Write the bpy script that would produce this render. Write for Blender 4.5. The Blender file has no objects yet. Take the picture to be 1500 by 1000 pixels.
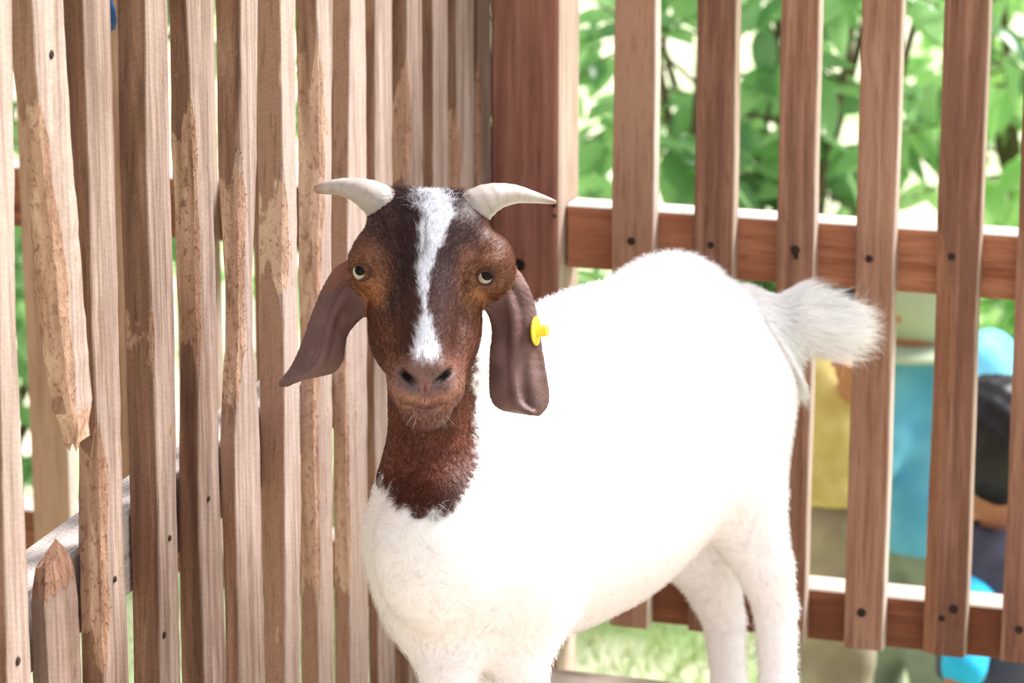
import bpy, math, random
import numpy as np
from mathutils import Vector
random.seed(7); rng = np.random.default_rng(7)
S = bpy.context.scene
COL = S.collection

# ------------------------------------------------------------------ camera
FPX, CAMZ = 4800.0, 1.46
TH = math.atan(1320 / FPX)                       # looking down at the goat
camd = bpy.data.cameras.new('camera'); cam = bpy.data.objects.new('camera', camd); COL.objects.link(cam)
camd.sensor_width = 36; camd.lens = 36 * FPX / 1500
cam.location = (0, 0, CAMZ); cam.rotation_euler = (math.pi / 2 - TH, 0, 0)
camd.clip_start = .05; camd.clip_end = 200
camd.dof.use_dof = True; camd.dof.focus_distance = 3.02; camd.dof.aperture_fstop = 8.0
S.camera = cam
# ------------------------------------------------------------------ light
w = bpy.data.worlds.new('sky'); S.world = w; w.use_nodes = True
bg = w.node_tree.nodes['Background']
bg.inputs[0].default_value = (.96, .965, 1.0, 1); bg.inputs[1].default_value = .92
sd = bpy.data.lights.new('sun', 'SUN'); sun = bpy.data.objects.new('sun', sd); COL.objects.link(sun)
sd.energy = 8.0; sd.angle = math.radians(25); sd.color = (1, .98, .97)
SUN_DIR = Vector((-.58, -.32, -.75)).normalized()   # hazy sun from the right, slightly behind the back fence
sun.rotation_euler = SUN_DIR.to_track_quat('-Z', 'Y').to_euler(); sun.location = (4, 4, 5)
vs = S.view_settings; vs.view_transform = 'Standard'; vs.look = 'None'; vs.gamma = 1; vs.exposure = .25; vs.use_curve_mapping = False

# ------------------------------------------------------------------ pixel -> place helpers
FWD = np.array([0, math.cos(TH), -math.sin(TH)]); UP = np.array([0, math.sin(TH), math.cos(TH)]); RT = np.array([1., 0, 0])
CAM = np.array([0, 0, CAMZ])
def ray(u, v): return FWD + RT * ((u - 750) / FPX) + UP * ((500 - v) / FPX)
def P(u, v, zc): return CAM + zc * ray(u, v)
def PY(u, v, y): r = ray(u, v); return CAM + r * (y / r[1])
def PZ(u, v, z): r = ray(u, v); return CAM + r * ((z - CAMZ) / r[2])
A17 = math.radians(17)
DF = np.array([math.cos(A17), -math.sin(A17), 0]); NF = np.array([-math.sin(A17), -math.cos(A17), 0])   # along / out of the back fence
O = PY(780, 330, 3.86); O[2] = 0
def F(t, off, z): return O + DF * t + NF * off + np.array([0, 0, z])
def onF(u, v, off):                                # pixel on the plane parallel to the back fence
    r = ray(u, v); k = (off - (CAM - O) @ NF) / (r @ NF); p = CAM + k * r
    return (p - O) @ DF, p[2]
def onL(u, v, t):                                  # pixel on the plane parallel to the side fence
    r = ray(u, v); k = (t - (CAM - O) @ DF) / (r @ DF); p = CAM + k * r
    return (p - O) @ NF, p[2]
def s2l(c): return tuple(((x / 255) / 12.92 if x / 255 <= .04045 else ((x / 255 + .055) / 1.055) ** 2.4) for x in c)
def S2(*c): return np.array(s2l(c))

# ------------------------------------------------------------------ materials
def newmat(name):
    m = bpy.data.materials.new(name); m.use_nodes = True
    nt = m.node_tree; b = nt.nodes['Principled BSDF']
    return m, nt, b
def nd(nt, typ, **kw):
    n = nt.nodes.new(typ)
    for k, v in kw.items(): setattr(n, k, v)
    return n
def plain(name, rgb, rough=.6, spec=.3):
    m, nt, b = newmat(name); b.inputs['Base Color'].default_value = (*s2l(rgb), 1)
    b.inputs['Roughness'].default_value = rough; b.inputs['Specular IOR Level'].default_value = spec
    return m
def wood(name, *a, **k):
    m, nt, b = newmat(name); L = nt.links.new
    col, hgt, bump = wood_nodes(nt, *a, **k)
    L(col, b.inputs['Base Color']); b.inputs['Roughness'].default_value = .75; b.inputs['Specular IOR Level'].default_value = .2
    bp = nd(nt, 'ShaderNodeBump'); bp.inputs['Strength'].default_value = bump; bp.inputs['Distance'].default_value = .002
    L(hgt, bp.inputs['Height']); L(bp.outputs[0], b.inputs['Normal'])
    return m
def wood_nodes(nt, dark, mid, light, axis=None, saw=.35, spotty=.5, var=.3, bump=.35, graindark=.5, iso=0):
    """grain runs along `axis` (world vector); tone varies per piece"""
    L = nt.links.new
    tc = nd(nt, 'ShaderNodeTexCoord'); oi = nd(nt, 'ShaderNodeObjectInfo')
    rot = nd(nt, 'ShaderNodeVectorRotate', rotation_type='EULER_XYZ')
    ax = Vector(axis if axis is not None else (0, 0, 1)).normalized()
    rot.inputs['Rotation'].default_value = ax.rotation_difference(Vector((0, 0, 1))).to_euler()
    L(tc.outputs['Object'], rot.inputs['Vector'])
    off = nd(nt, 'ShaderNodeVectorMath', operation='ADD')
    mul = nd(nt, 'ShaderNodeMath', operation='MULTIPLY'); mul.inputs[1].default_value = 37
    L(oi.outputs['Random'], mul.inputs[0]); L(rot.outputs[0], off.inputs[0]); L(mul.outputs[0], off.inputs[1])
    def noise(scale, sx, sz, detail=4, dist=0.):
        mp = nd(nt, 'ShaderNodeMapping'); mp.inputs['Scale'].default_value = (sx, sx, sz); L(off.outputs[0], mp.inputs[0])
        n = nd(nt, 'ShaderNodeTexNoise'); n.inputs['Scale'].default_value = scale; n.inputs['Detail'].default_value = detail
        n.inputs['Distortion'].default_value = dist; L(mp.outputs[0], n.inputs['Vector']); return n
    big = noise(6, 1, .35, 3); grain = noise(110, 1, .045, 5, .4); fine = noise(420, 1, .06, 3) if not iso else noise(260, 1, .45, 4, 1.); blot = noise(14, 1, .5, 4)
    ramp = nd(nt, 'ShaderNodeValToRGB'); e = ramp.color_ramp.elements
    e[0].position = .36; e[0].color = (*s2l(dark), 1); e[1].position = .66; e[1].color = (*s2l(light), 1)
    x = e.new(.52); x.color = (*s2l(mid), 1)
    mixv = nd(nt, 'ShaderNodeMath', operation='MULTIPLY_ADD'); mixv.inputs[1].default_value = .6
    L(grain.outputs[0], mixv.inputs[0])
    sc = nd(nt, 'ShaderNodeMath', operation='MULTIPLY'); sc.inputs[1].default_value = .4; L(big.outputs[0], sc.inputs[0]); L(sc.outputs[0], mixv.inputs[2])
    rv = nd(nt, 'ShaderNodeMath', operation='MULTIPLY_ADD'); rv.inputs[1].default_value = var; rv.inputs[2].default_value = -var / 2
    L(oi.outputs['Random'], rv.inputs[0]); ad = nd(nt, 'ShaderNodeMath', operation='ADD'); L(mixv.outputs[0], ad.inputs[0]); L(rv.outputs[0], ad.inputs[1])
    L(ad.outputs[0], ramp.inputs[0])
    # saw marks: fine slanted bands across the grain
    mp = nd(nt, 'ShaderNodeMapping'); mp.inputs['Rotation'].default_value = (.5, .42, 0); L(off.outputs[0], mp.inputs[0])
    wv = nd(nt, 'ShaderNodeTexWave', wave_type='BANDS', bands_direction='Z'); wv.inputs['Scale'].default_value = 62
    wv.inputs['Distortion'].default_value = 9.; wv.inputs['Detail'].default_value = 4; wv.inputs['Detail Scale'].default_value = 3; L(mp.outputs[0], wv.inputs[0])
    m1 = nd(nt, 'ShaderNodeMix', data_type='RGBA', blend_type='MULTIPLY'); 
    sr = nd(nt, 'ShaderNodeMapRange'); sr.inputs['From Min'].default_value = .55; sr.inputs['From Max'].default_value = 1; sr.inputs['To Max'].default_value = saw
    L(wv.outputs[0], sr.inputs[0]); L(sr.outputs[0], m1.inputs[0]); L(ramp.outputs[0], m1.inputs[6]); m1.inputs[7].default_value = (.62, .52, .47, 1)
    # stains
    m2 = nd(nt, 'ShaderNodeMix', data_type='RGBA', blend_type='MULTIPLY'); br = nd(nt, 'ShaderNodeMapRange')
    br.inputs['From Min'].default_value = .56; br.inputs['From Max'].default_value = .75; br.inputs['To Max'].default_value = spotty
    L(blot.outputs[0], br.inputs[0]); L(br.outputs[0], m2.inputs[0]); L(m1.outputs[2], m2.inputs[6]); m2.inputs[7].default_value = (.62, .45, .34, 1)
    # dark grain flecks
    m3 = nd(nt, 'ShaderNodeMix', data_type='RGBA', blend_type='MULTIPLY'); fr = nd(nt, 'ShaderNodeMapRange')
    fr.inputs['From Min'].default_value = .54; fr.inputs['From Max'].default_value = .70; fr.inputs['To Max'].default_value = graindark
    L(fine.outputs[0], fr.inputs[0]); L(fr.outputs[0], m3.inputs[0]); L(m2.outputs[2], m3.inputs[6]); m3.inputs[7].default_value = (.45, .33, .27, 1)
    hs = nd(nt, 'ShaderNodeMath', operation='MULTIPLY_ADD'); L((fine if iso else grain).outputs[0], hs.inputs[2]); L(wv.outputs[0], hs.inputs[0]); hs.inputs[1].default_value = saw * .3
    return m3.outputs[2], hs.outputs[0], bump
M_RED = wood('red_brown_wood', (120, 84, 67), (152, 112, 91), (174, 136, 113), saw=.15, spotty=.35, var=.35)
M_RAIL = wood('rail_wood', (120, 74, 52), (152, 98, 70), (176, 120, 90), axis=DF, saw=.1, spotty=.6)
M_POST = wood('post_wood', (130, 86, 72), (151, 103, 87), (168, 122, 106), saw=.1, spotty=.3, var=.1)
PALE = dict(dark=(120, 99, 89), mid=(156, 135, 124), light=(181, 162, 152), saw=.22, spotty=.45, var=.3, bump=.35)
EDGE = dict(dark=(90, 62, 49), mid=(122, 88, 71), light=(152, 116, 97), saw=.3, spotty=.6, var=.4)
WANEK = dict(dark=(118, 86, 70), mid=(162, 126, 104), light=(194, 160, 138), saw=.05, spotty=.5, var=.25, bump=1., graindark=.8, iso=1)
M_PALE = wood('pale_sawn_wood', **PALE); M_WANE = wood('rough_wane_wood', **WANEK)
def slat_material():
    """pale broad face, browner narrow edge, rough fibrous wane where the bark edge was; attribute Wear: R edge, G wane"""
    m, nt, b = newmat('rough_sawn_slat'); L = nt.links.new
    cp, hp, _ = wood_nodes(nt, **PALE); ce, he, _ = wood_nodes(nt, **EDGE); cw, hw, _ = wood_nodes(nt, **WANEK)
    at = nd(nt, 'ShaderNodeVertexColor', layer_name='Wear'); sp = nd(nt, 'ShaderNodeSeparateColor'); L(at.outputs[0], sp.inputs[0])
    tc = nd(nt, 'ShaderNodeTexCoord'); mp = nd(nt, 'ShaderNodeMapping'); mp.inputs['Scale'].default_value = (1, 1, .35); L(tc.outputs['Object'], mp.inputs[0])
    no = nd(nt, 'ShaderNodeTexNoise'); no.inputs['Scale'].default_value = 75; no.inputs['Detail'].default_value = 5; L(mp.outputs[0], no.inputs['Vector'])
    md = nd(nt, 'ShaderNodeMath', operation='MULTIPLY_ADD'); md.inputs[1].default_value = 2.4; md.inputs[2].default_value = -1.2; L(no.outputs[0], md.inputs[0])
    ad = nd(nt, 'ShaderNodeMath', operation='ADD'); L(sp.outputs[1], ad.inputs[0]); L(md.outputs[0], ad.inputs[1])
    mr = nd(nt, 'ShaderNodeMapRange', interpolation_type='SMOOTHSTEP'); mr.inputs['From Min'].default_value = .42; mr.inputs['From Max'].default_value = .58; L(ad.outputs[0], mr.inputs[0])
    m1 = nd(nt, 'ShaderNodeMix', data_type='RGBA'); L(sp.outputs[0], m1.inputs[0]); L(cp, m1.inputs[6]); L(ce, m1.inputs[7])
    m2 = nd(nt, 'ShaderNodeMix', data_type='RGBA'); L(mr.outputs[0], m2.inputs[0]); L(m1.outputs[2], m2.inputs[6]); L(cw, m2.inputs[7]); L(m2.outputs[2], b.inputs['Base Color'])
    mh = nd(nt, 'ShaderNodeMix', data_type='FLOAT'); L(mr.outputs[0], mh.inputs[0]); L(hp, mh.inputs[2]); 
    h3 = nd(nt, 'ShaderNodeMath', operation='MULTIPLY'); h3.inputs[1].default_value = 2.6; L(hw, h3.inputs[0]); L(h3.outputs[0], mh.inputs[3])
    bp = nd(nt, 'ShaderNodeBump'); bp.inputs['Strength'].default_value = .4; bp.inputs['Distance'].default_value = .002; L(mh.outputs[0], bp.inputs['Height']); L(bp.outputs[0], b.inputs['Normal'])
    b.inputs['Roughness'].default_value = .75; b.inputs['Specular IOR Level'].default_value = .2
    return m
M_SLAT = slat_material()
M_BEAM = wood('grey_beam_wood', (120, 108, 106), (160, 150, 148), (186, 176, 172), axis=NF, saw=.5, spotty=.3)
M_FLOOR = wood('floor_wood', (170, 150, 132), (200, 182, 166), (216, 204, 190), axis=DF, saw=.2)
M_TOP = wood('sunlit_top_wood', (186, 174, 162), (208, 200, 192), (222, 216, 210), axis=DF, saw=.1, spotty=.2)  # rail tops: brightness of the sun painted into the wood colour
M_SIDE = wood('sunlit_side_wood', (150, 128, 112), (180, 160, 146), (200, 184, 172), saw=.1, spotty=.3)  # right faces of back slats and post, painted lighter to look sunlit
M_TAN = wood('tan_wane_wood', (140, 98, 74), (168, 122, 94), (188, 144, 116), saw=.35, spotty=.4)
M_NAIL = plain('rusted_nail', (52, 34, 30), .8)
M_HOLE = plain('dark_knot_hole', (28, 18, 16), .9)

# ------------------------------------------------------------------ object helpers
def link(name, me, mats, parent=None):
    o = bpy.data.objects.new(name, me); COL.objects.link(o)
    for m in (mats if isinstance(mats, (list, tuple)) else [mats]):
        if m is not None and len(me.materials) < len(mats if isinstance(mats, (list, tuple)) else [mats]): me.materials.append(m)
    if parent is not None:
        o.parent = parent; o.matrix_parent_inverse = parent.matrix_world.inverted()
    return o
def mesh(name, V, Fc, mats, parent=None, smooth=False, fm=None):
    me = bpy.data.meshes.new(name); me.from_pydata([tuple(map(float, v)) for v in V], [], [tuple(map(int, f)) for f in Fc]); me.update()
    o = link(name, me, mats, parent)
    if smooth: me.shade_smooth()
    if fm is not None: me.polygons.foreach_set('material_index', np.array(fm, dtype=np.int32))
    return o
def empty(name, loc, label=None, cat=None, group=None):
    o = bpy.data.objects.new(name, None); COL.objects.link(o); o.location = loc; o.empty_display_size = .05
    o.matrix_world = __import__('mathutils').Matrix.Translation(Vector(loc))
    tag(o, label, cat, group); return o
def tag(o, label=None, cat=None, group=None, kind=None):
    for k, v in (('label', label), ('category', cat), ('group', group), ('kind', kind)):
        if v: o[k] = v
    return o
def fix(V, Fc):                                     # outward faces
    V = np.array(V, float); c = V.mean(0); vol = 0
    for f in Fc:
        p = V[list(f)] - c
        for i in range(1, len(f) - 1): vol += np.dot(p[0], np.cross(p[i], p[i + 1]))
    return Fc if vol > 0 else [tuple(reversed(f)) for f in Fc]
def loft(rings, caps=True):
    n = len(rings[0]); V = [p for r in rings for p in r]; Fc = []
    for j in range(len(rings) - 1):
        for i in range(n): Fc.append((j * n + i, j * n + (i + 1) % n, (j + 1) * n + (i + 1) % n, (j + 1) * n + i))
    if caps: Fc += [tuple(range(n))[::-1], tuple(range((len(rings) - 1) * n, len(rings) * n))]
    return V, fix(V, Fc)
def fbox(name, t0, t1, o0, o1, z0, z1, mat, parent, bev=.002, top=None, side=None):
    """box aligned with the back fence, long edges slightly eased"""
    b = bev; rings = []
    for z, s in ((z0, b), (z0 + b, 0), (z1 - b, 0), (z1, b)):
        a0, a1, c0, c1 = t0 + s, t1 - s, o0 + s, o1 - s
        q = [(a0 + b, c0), (a1 - b, c0), (a1, c0 + b), (a1, c1 - b), (a1 - b, c1), (a0 + b, c1), (a0, c1 - b), (a0, c0 + b)]
        rings.append([F(t, o, z) for t, o in q])
    V, Fc = loft(rings); fm = None
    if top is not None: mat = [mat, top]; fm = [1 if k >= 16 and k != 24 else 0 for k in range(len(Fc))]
    if side is not None: mat = [mat, side]; fm = [1 if k < 24 and k % 8 == 2 else 0 for k in range(len(Fc))]
    return mesh(name, V, Fc, mat, parent, fm=fm)
def disc(name, c, n, r, mat, parent, depth=.003, k=10):
    n = np.array(n, float); n /= np.linalg.norm(n); a = np.cross(n, (0, 0, 1.)); a /= np.linalg.norm(a); bb = np.cross(n, a)
    rings = [[c + (a * math.cos(i * 2 * math.pi / k) + bb * math.sin(i * 2 * math.pi / k)) * rr + n * d for i in range(k)] for rr, d in ((r, -depth), (r, depth * .4), (r * .7, depth))]
    V, Fc = loft(rings); return mesh(name, V, Fc, mat, parent)
def sn(x, seed): return math.sin(x * 1.0 + seed) * .5 + math.sin(x * 2.3 + seed * 1.7) * .3 + math.sin(x * 5.1 + seed * 2.9) * .2

# ================================================================== BACK FENCE
bf = empty('slatted_back_fence', tuple(F(.5, 0, 0)), 'reddish brown fence of spaced upright slats nailed on two horizontal rails', 'fence')
tR, zt = onF(1000, 311, 0); _, zb = onF(1000, 404, 0)
tR2, zt2 = onF(1180, 861, 0); _, zb2 = onF(1180, 935, 0)
T0, T1 = -1.15, 1.45
POFF = .035
tp0, _ = onF(718, 150, POFF); tp1, _ = onF(817, 150, POFF)
def rail(z0, z1, dep):
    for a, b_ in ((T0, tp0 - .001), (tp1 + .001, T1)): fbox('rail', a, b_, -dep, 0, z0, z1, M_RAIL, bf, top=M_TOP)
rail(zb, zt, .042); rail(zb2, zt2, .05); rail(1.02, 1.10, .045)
def back_slat(u0, u1, vb, seed, knots=(), wane=None, th=.024, v=200, top=1.13):
    t0, _ = onF(u0, v, th); t1, _ = onF(u1, v, th); _, zb_ = onF((u0 + u1) / 2 - 20, vb, th)
    rings, fm = [], []
    N = 22
    for j in range(N + 1):
        z = zb_ + (top - zb_) * j / N
        e = .0010; a0 = t0 + sn(z * 7, seed) * e * 1.2; a1 = t1 + sn(z * 6, seed + 9) * e * 1.2; c = .0015; cl = .0015; dl = .0015
        if wane:
            k = wane(z); cl = max(cl, k); dl = max(dl, min(k * .45, th * .6))
        q = [(a0, .0), (a1, .0), (a1, th - c), (a1 - c, th), (a0 + cl, th), (a0, th - dl)]
        rings.append([F(t, o, z) for t, o in q])
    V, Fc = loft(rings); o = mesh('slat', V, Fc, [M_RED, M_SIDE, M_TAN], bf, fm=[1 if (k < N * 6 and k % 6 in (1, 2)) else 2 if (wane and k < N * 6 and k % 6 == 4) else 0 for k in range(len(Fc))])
    for (ku, kv, kr) in knots:
        t, z = onF(ku, kv, th); disc('nail', F(t, th, z), NF, kr / 1230, M_NAIL, o)
    return o
def wane5(z):
    _, za = onF(1390, 330, .024); _, zc = onF(1370, 800, .024)
    return max(0, min(.019 + .006 * sn(z * 9, 3), (za - z) * .25 + .004)) if z < za else .0015
back_slat(898, 958, 917, 1, [(925, 353, 6)])
back_slat(1018, 1076, 925, 2, [(1041, 359, 5)])
back_slat(1140, 1196, 938, 3, [(1165, 366, 7), (1166, 376, 4)])
back_slat(1257, 1316, 951, 4, [(1273, 379, 5.5), (1262, 897, 7)])
back_slat(1377, 1442, 961, 5, [(1394, 376, 5.5), (1379, 905, 5), (1397, 892, 7)], wane=wane5)
back_slat(1497, 1558, 972, 6, [(1493, 922, 6)])
back_slat(1618, 1680, 980, 7); back_slat(1742, 1806, 985, 8)
for i, u in enumerate((26, 141, 252, 366, 480, 594)):
    back_slat(u, u + 56, 795 + .1 * (u - 60) + 45, 20 + i)
for i, u in enumerate((-90, -205)): back_slat(u, u + 56, 830, 30 + i)
# corner post
cp = empty('corner_post', tuple(F((tp0 + tp1) / 2, 0, 0)), 'thick square reddish post where the two fences meet, with dark bolt hole', 'post')
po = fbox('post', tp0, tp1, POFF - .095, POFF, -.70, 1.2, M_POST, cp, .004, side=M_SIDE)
t, z = onF(760, 388, POFF); disc('bolt_hole', F(t, POFF - .0022, z), NF, .0085, M_HOLE, cp, .004, 14)
t, z = onF(820, 300, POFF); disc('nail', F(tp1 - .004, POFF, z), NF, .0035, M_NAIL, cp)
t, z = onF(820, 316, POFF); disc('nail', F(tp1 - .003, POFF, z), NF, .0025, M_NAIL, cp)

# ================================================================== SIDE FENCE
TL = tp0
lf = empty('rough_side_fence', tuple(F(TL, .7, 0)), 'side fence of close-set rough pale sawn slats with bark-edged wood', 'fence')
# (v, left, corner, right) per slat: the narrow edge faces us between left|corner, the broad face lies between corner|right
SL = {
 0: [(0, -32, -12, 18), (500, -22, 0, 24), (1000, -14, 10, 46)],
 2: [(0, 91, 122, 161), (250, 106, 131, 168), (500, 116, 136, 174), (750, 115, 149, 180), (1000, 120, 153, 189)],
 3: [(0, 171, 213, 245), (250, 175, 215, 248), (500, 184, 224, 257), (750, 190, 231, 259), (1000, 196, 235, 264)],
 4: [(0, 248, 273, 308), (250, 251, 284, 311), (500, 263, 290, 318), (750, 262, 291, 322), (1000, 266, 300, 331)],
 5: [(0, 315, 352, 378), (250, 320, 352, 376), (420, 330, 350, 370), (500, 329, 350, 370), (650, 322, 344, 380), (1000, 331, 350, 388)],
 6: [(0, 377, 411, 433), (250, 377, 414, 433), (600, 381, 417, 439), (1000, 387, 418, 440)],
 7: [(0, 433, 464, 488), (250, 436, 471, 485), (600, 440, 460, 487), (1000, 441, 468, 489)],
 8: [(0, 488, 513, 535), (600, 487, 507, 538), (1000, 490, 514, 540)],
 9: [(0, 535, 550, 574), (600, 538, 549, 576), (1000, 541, 556, 579)],
 10: [(0, 572, 596, 618), (1000, 577, 600, 623)],
 11: [(0, 615, 634, 656), (1000, 619, 638, 660)],
 12: [(0, 652, 669, 694), (1000, 655, 672, 697)],
 13: [(0, 687, 701, 719), (1000, 689, 703, 721)],
}
BROKEN_TOP = [(0, 8, 48, 92), (110, 18, 53, 98), (250, 40, 64, 107), (420, 50, 86, 120), (520, 62, 96, 128), (600, 76, 106, 135)]
STUB = [(830, 44, 62, 106), (900, 46, 66, 114), (1000, 48, 72, 120)]
WANE = {1: ((120, 640), .012), 3: ((420, 560), .006), 4: ((120, 560), .008), 5: ((210, 620), .013), 6: ((230, 470), .012), 7: ((40, 900), .009), 8: ((500, 900), .006),
        10: ((60, 300), .009), 12: ((130, 320), .011), 13: ((60, 300), .009), 2: ((600, 1000), .012)}
def side_slat(idx, tab, z0=None, z1=1.17, jag=0, name='slat', edge=2):
    tab = sorted(tab); vv = [r[0] for r in tab]
    # table -> (z, off_near, off_far, thickness)
    rows = []
    for v, a, c, r in tab:
        on, z = onL(c, v, TL); of, _ = onL(r, v, TL); tl, _ = onF(a, v, on)
        rows.append((z, on, of, min(max(TL - tl, .010), .036), v))
    rows.sort(); zs = np.array([r[0] for r in rows])
    za = z0 if z0 is not None else .004
    N = 52 if not jag or z0 is not None else 34; rings = []; fm = []; wr, wa = WANE.get(idx, ((0, -1), 0)); big = []; tap = []; wl = []
    for j in range(N + 1):
        z = za + (z1 - za) * j / N
        g = lambda k: float(np.interp(z, zs, [r[k] for r in rows]))
        on, of, th, v = g(1), g(2), g(3), g(4)
        c = .0016; wl_ = 0.
        inside = wr[0] < v < wr[1]
        if inside and wa:
            e = min((v - wr[0]) / 90, (wr[1] - v) / 90, 1); wl_ = e; c = max(c, wa * e * (1 + .35 * sn(z * 22, idx * 3.1)))
        ns = .0006 + (.0006 if inside else 0)
        r_ = lambda: random.uniform(-ns, ns)
        wob = .0012 * sn(z * 9, idx * 2.7)
        on += wob + r_() * .6; of += .0012 * sn(z * 8, idx * 5.3) + r_() * .5
        c1 = min(c * 1.25, (on - of) * .5); c2 = min(c, th * .6)
        jz = [0] * 7; f_ = 1.
        if jag:
            e_ = (z - za) / (jag * 1.6) if z0 is not None else (z1 - z) / (jag * 1.6)
            f_ = min(1, .45 + .55 * min(1, max(0, e_)) ** .6 + (random.uniform(-.09, .09) if e_ < 1.1 else 0))
        tap.append(f_ < .999); wl.append(wl_)
        if jag and z0 is not None and j == 0: jz = [random.uniform(0, jag) for _ in range(7)]
        if jag and z0 is None and j == N: jz = [-random.uniform(0, jag) for _ in range(7)]
        q = [(TL, of), (TL, on - c1), (TL - c2 * .35, on - c1 * .35), (TL - c2, on), (TL - th + .001, on), (TL - th, on - .001), (TL - th, of)]
        if f_ < .999:
            ct, co = TL - th * .3, of + (on - of) * (.35 if z0 is not None else .5); q = [(ct + (t - ct) * f_ + random.uniform(-.0012, .0012), co + (o - co) * f_ + random.uniform(-.0018, .0018)) for t, o in q]
        rings.append([F(t + r_() * .5, o, z + dz) for (t, o), dz in zip(q, jz)]); big.append(c > .004 or f_ < .999)
    V, Fc = loft(rings); n = 7
    nf = N * n
    o = mesh(name, V, Fc, M_SLAT, lf)
    me = o.data; ca = me.color_attributes.new('Wear', 'FLOAT_COLOR', 'CORNER'); buf = np.zeros((len(me.loops), 4), np.float32); buf[:, 3] = 1
    lv = np.empty(len(me.loops), np.int32); me.loops.foreach_get('vertex_index', lv); li = 0
    for k, f in enumerate(Fc):
        i = k % n if k < nf else -1
        for q in range(len(f)):
            j = lv[li + q] // n; g_ = wl[j]
            if i == -1: buf[li + q, 1] = 1.5 if jag else 0
            else:
                buf[li + q, 0] = (1 if edge == 2 else .2) if i in (3, 4) else .5 if i == 2 else 0
                buf[li + q, 1] = g_ * (1.5 if i in (1, 2) else .85 if i == 3 else .15) if not tap[j] else 1.3
        li += len(f)
    ca.data.foreach_set('color', buf.ravel())
    return o, rings, big
splV, splF = [], []
def splinters(rings, big, n):
    idx = [j for j, b in enumerate(big) if b]
    if not idx: return
    for _ in range(n):
        j = random.choice(idx); i = random.choice((1, 3, 3, 2)); a = np.array(rings[j][i]); b = np.array(rings[min(j + 1, len(rings) - 1)][i])
        p = a + (b - a) * random.random(); d = DF * random.uniform(-.6, .8) + NF * random.uniform(.1, .9) + np.array([0, 0, random.uniform(-1, .8)])
        if i == 3: d -= DF * .7
        d /= np.linalg.norm(d); Ln = random.uniform(.002, .006); wv = np.cross(d, (0.3, .5, .8)) * .0006; k = len(splV)
        splV.extend([p - wv, p + wv, p + d * Ln]); splF.append((k, k + 1, k + 2))
for i, tab in SL.items():
    o, rg, bg_ = side_slat(i, tab)
    splinters(rg, bg_, {4: 90, 5: 160, 6: 60, 7: 60, 3: 40}.get(i, 15))
zbk = onL(105, 655, TL)[1]; zst = onL(85, 812, TL)[1]
ob, rg, bg_ = side_slat(1, BROKEN_TOP, z0=zbk - .012, jag=.03, name='broken_slat'); ob['label'] = 'slat snapped off with a splintered lower end'
splinters(rg, bg_, 70)
def stub():
    o, rg, b = side_slat(1, STUB, z1=zst + .012, jag=.03, name='broken_slat', edge=1); o['label'] = 'splintered stump of the snapped slat'
    splinters(rg[-4:], [True] * 4, 30)
stub()
for i in range(-3, 0):      # further slats nearer than the frame shows
    c = onL(0, 500, TL)[0] + .107 * -i
    rg = [[F(t, o, z) for t, o in ((TL, c - .05), (TL, c), (TL - .025, c), (TL - .025, c - .05))] for z in (.004, .6, 1.17)]
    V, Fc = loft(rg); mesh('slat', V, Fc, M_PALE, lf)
sp = mesh('splinters', splV, splF, M_WANE, lf); sp['kind'] = 'stuff'
# beams behind the side slats
ob_, zbm = onL(112, 757, TL - .07); _, zbm2 = onL(38, 812, TL - .07)
zB = (zbm + zbm2) / 2
for z0, z1 in ((zB - .08, zB), (1.02, 1.10)):
    fbox('rail', TL - .078, TL - .030, .04, 1.9, z0, z1, M_BEAM, lf, .003)

# knots and nail holes on the side slats
def sideknot(par, u, v, r, mat=M_NAIL, face='broad'):
    if face == 'broad': o_, z = onL(u, v, TL); disc('knot', F(TL, o_, z), DF, r, mat, lf, .0015)
for u, v, r in ((75, 80, .004), (168, 848, .003), (305, 730, .003), (240, 930, .0035), (26, 968, .004), (248, 788, .003)): sideknot(lf, u, v, r)

# ================================================================== FLOOR
fl = empty('floor', tuple(F(0, .8, 0))); tag(fl, 'pale wooden plank floor of the raised pen', None, None, 'structure')
k = 0
for i in range(14):
    o0 = .052 + i * .155; fbox('plank', TL - .03, 1.5, o0 + .006, o0 + .149, -.028, 0, M_FLOOR, fl, .003)
for tt in (-.1, .55, 1.25): fbox('joist', tt, tt + .05, .055, 2.1, -.12, -.029, M_FLOOR, fl)

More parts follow.
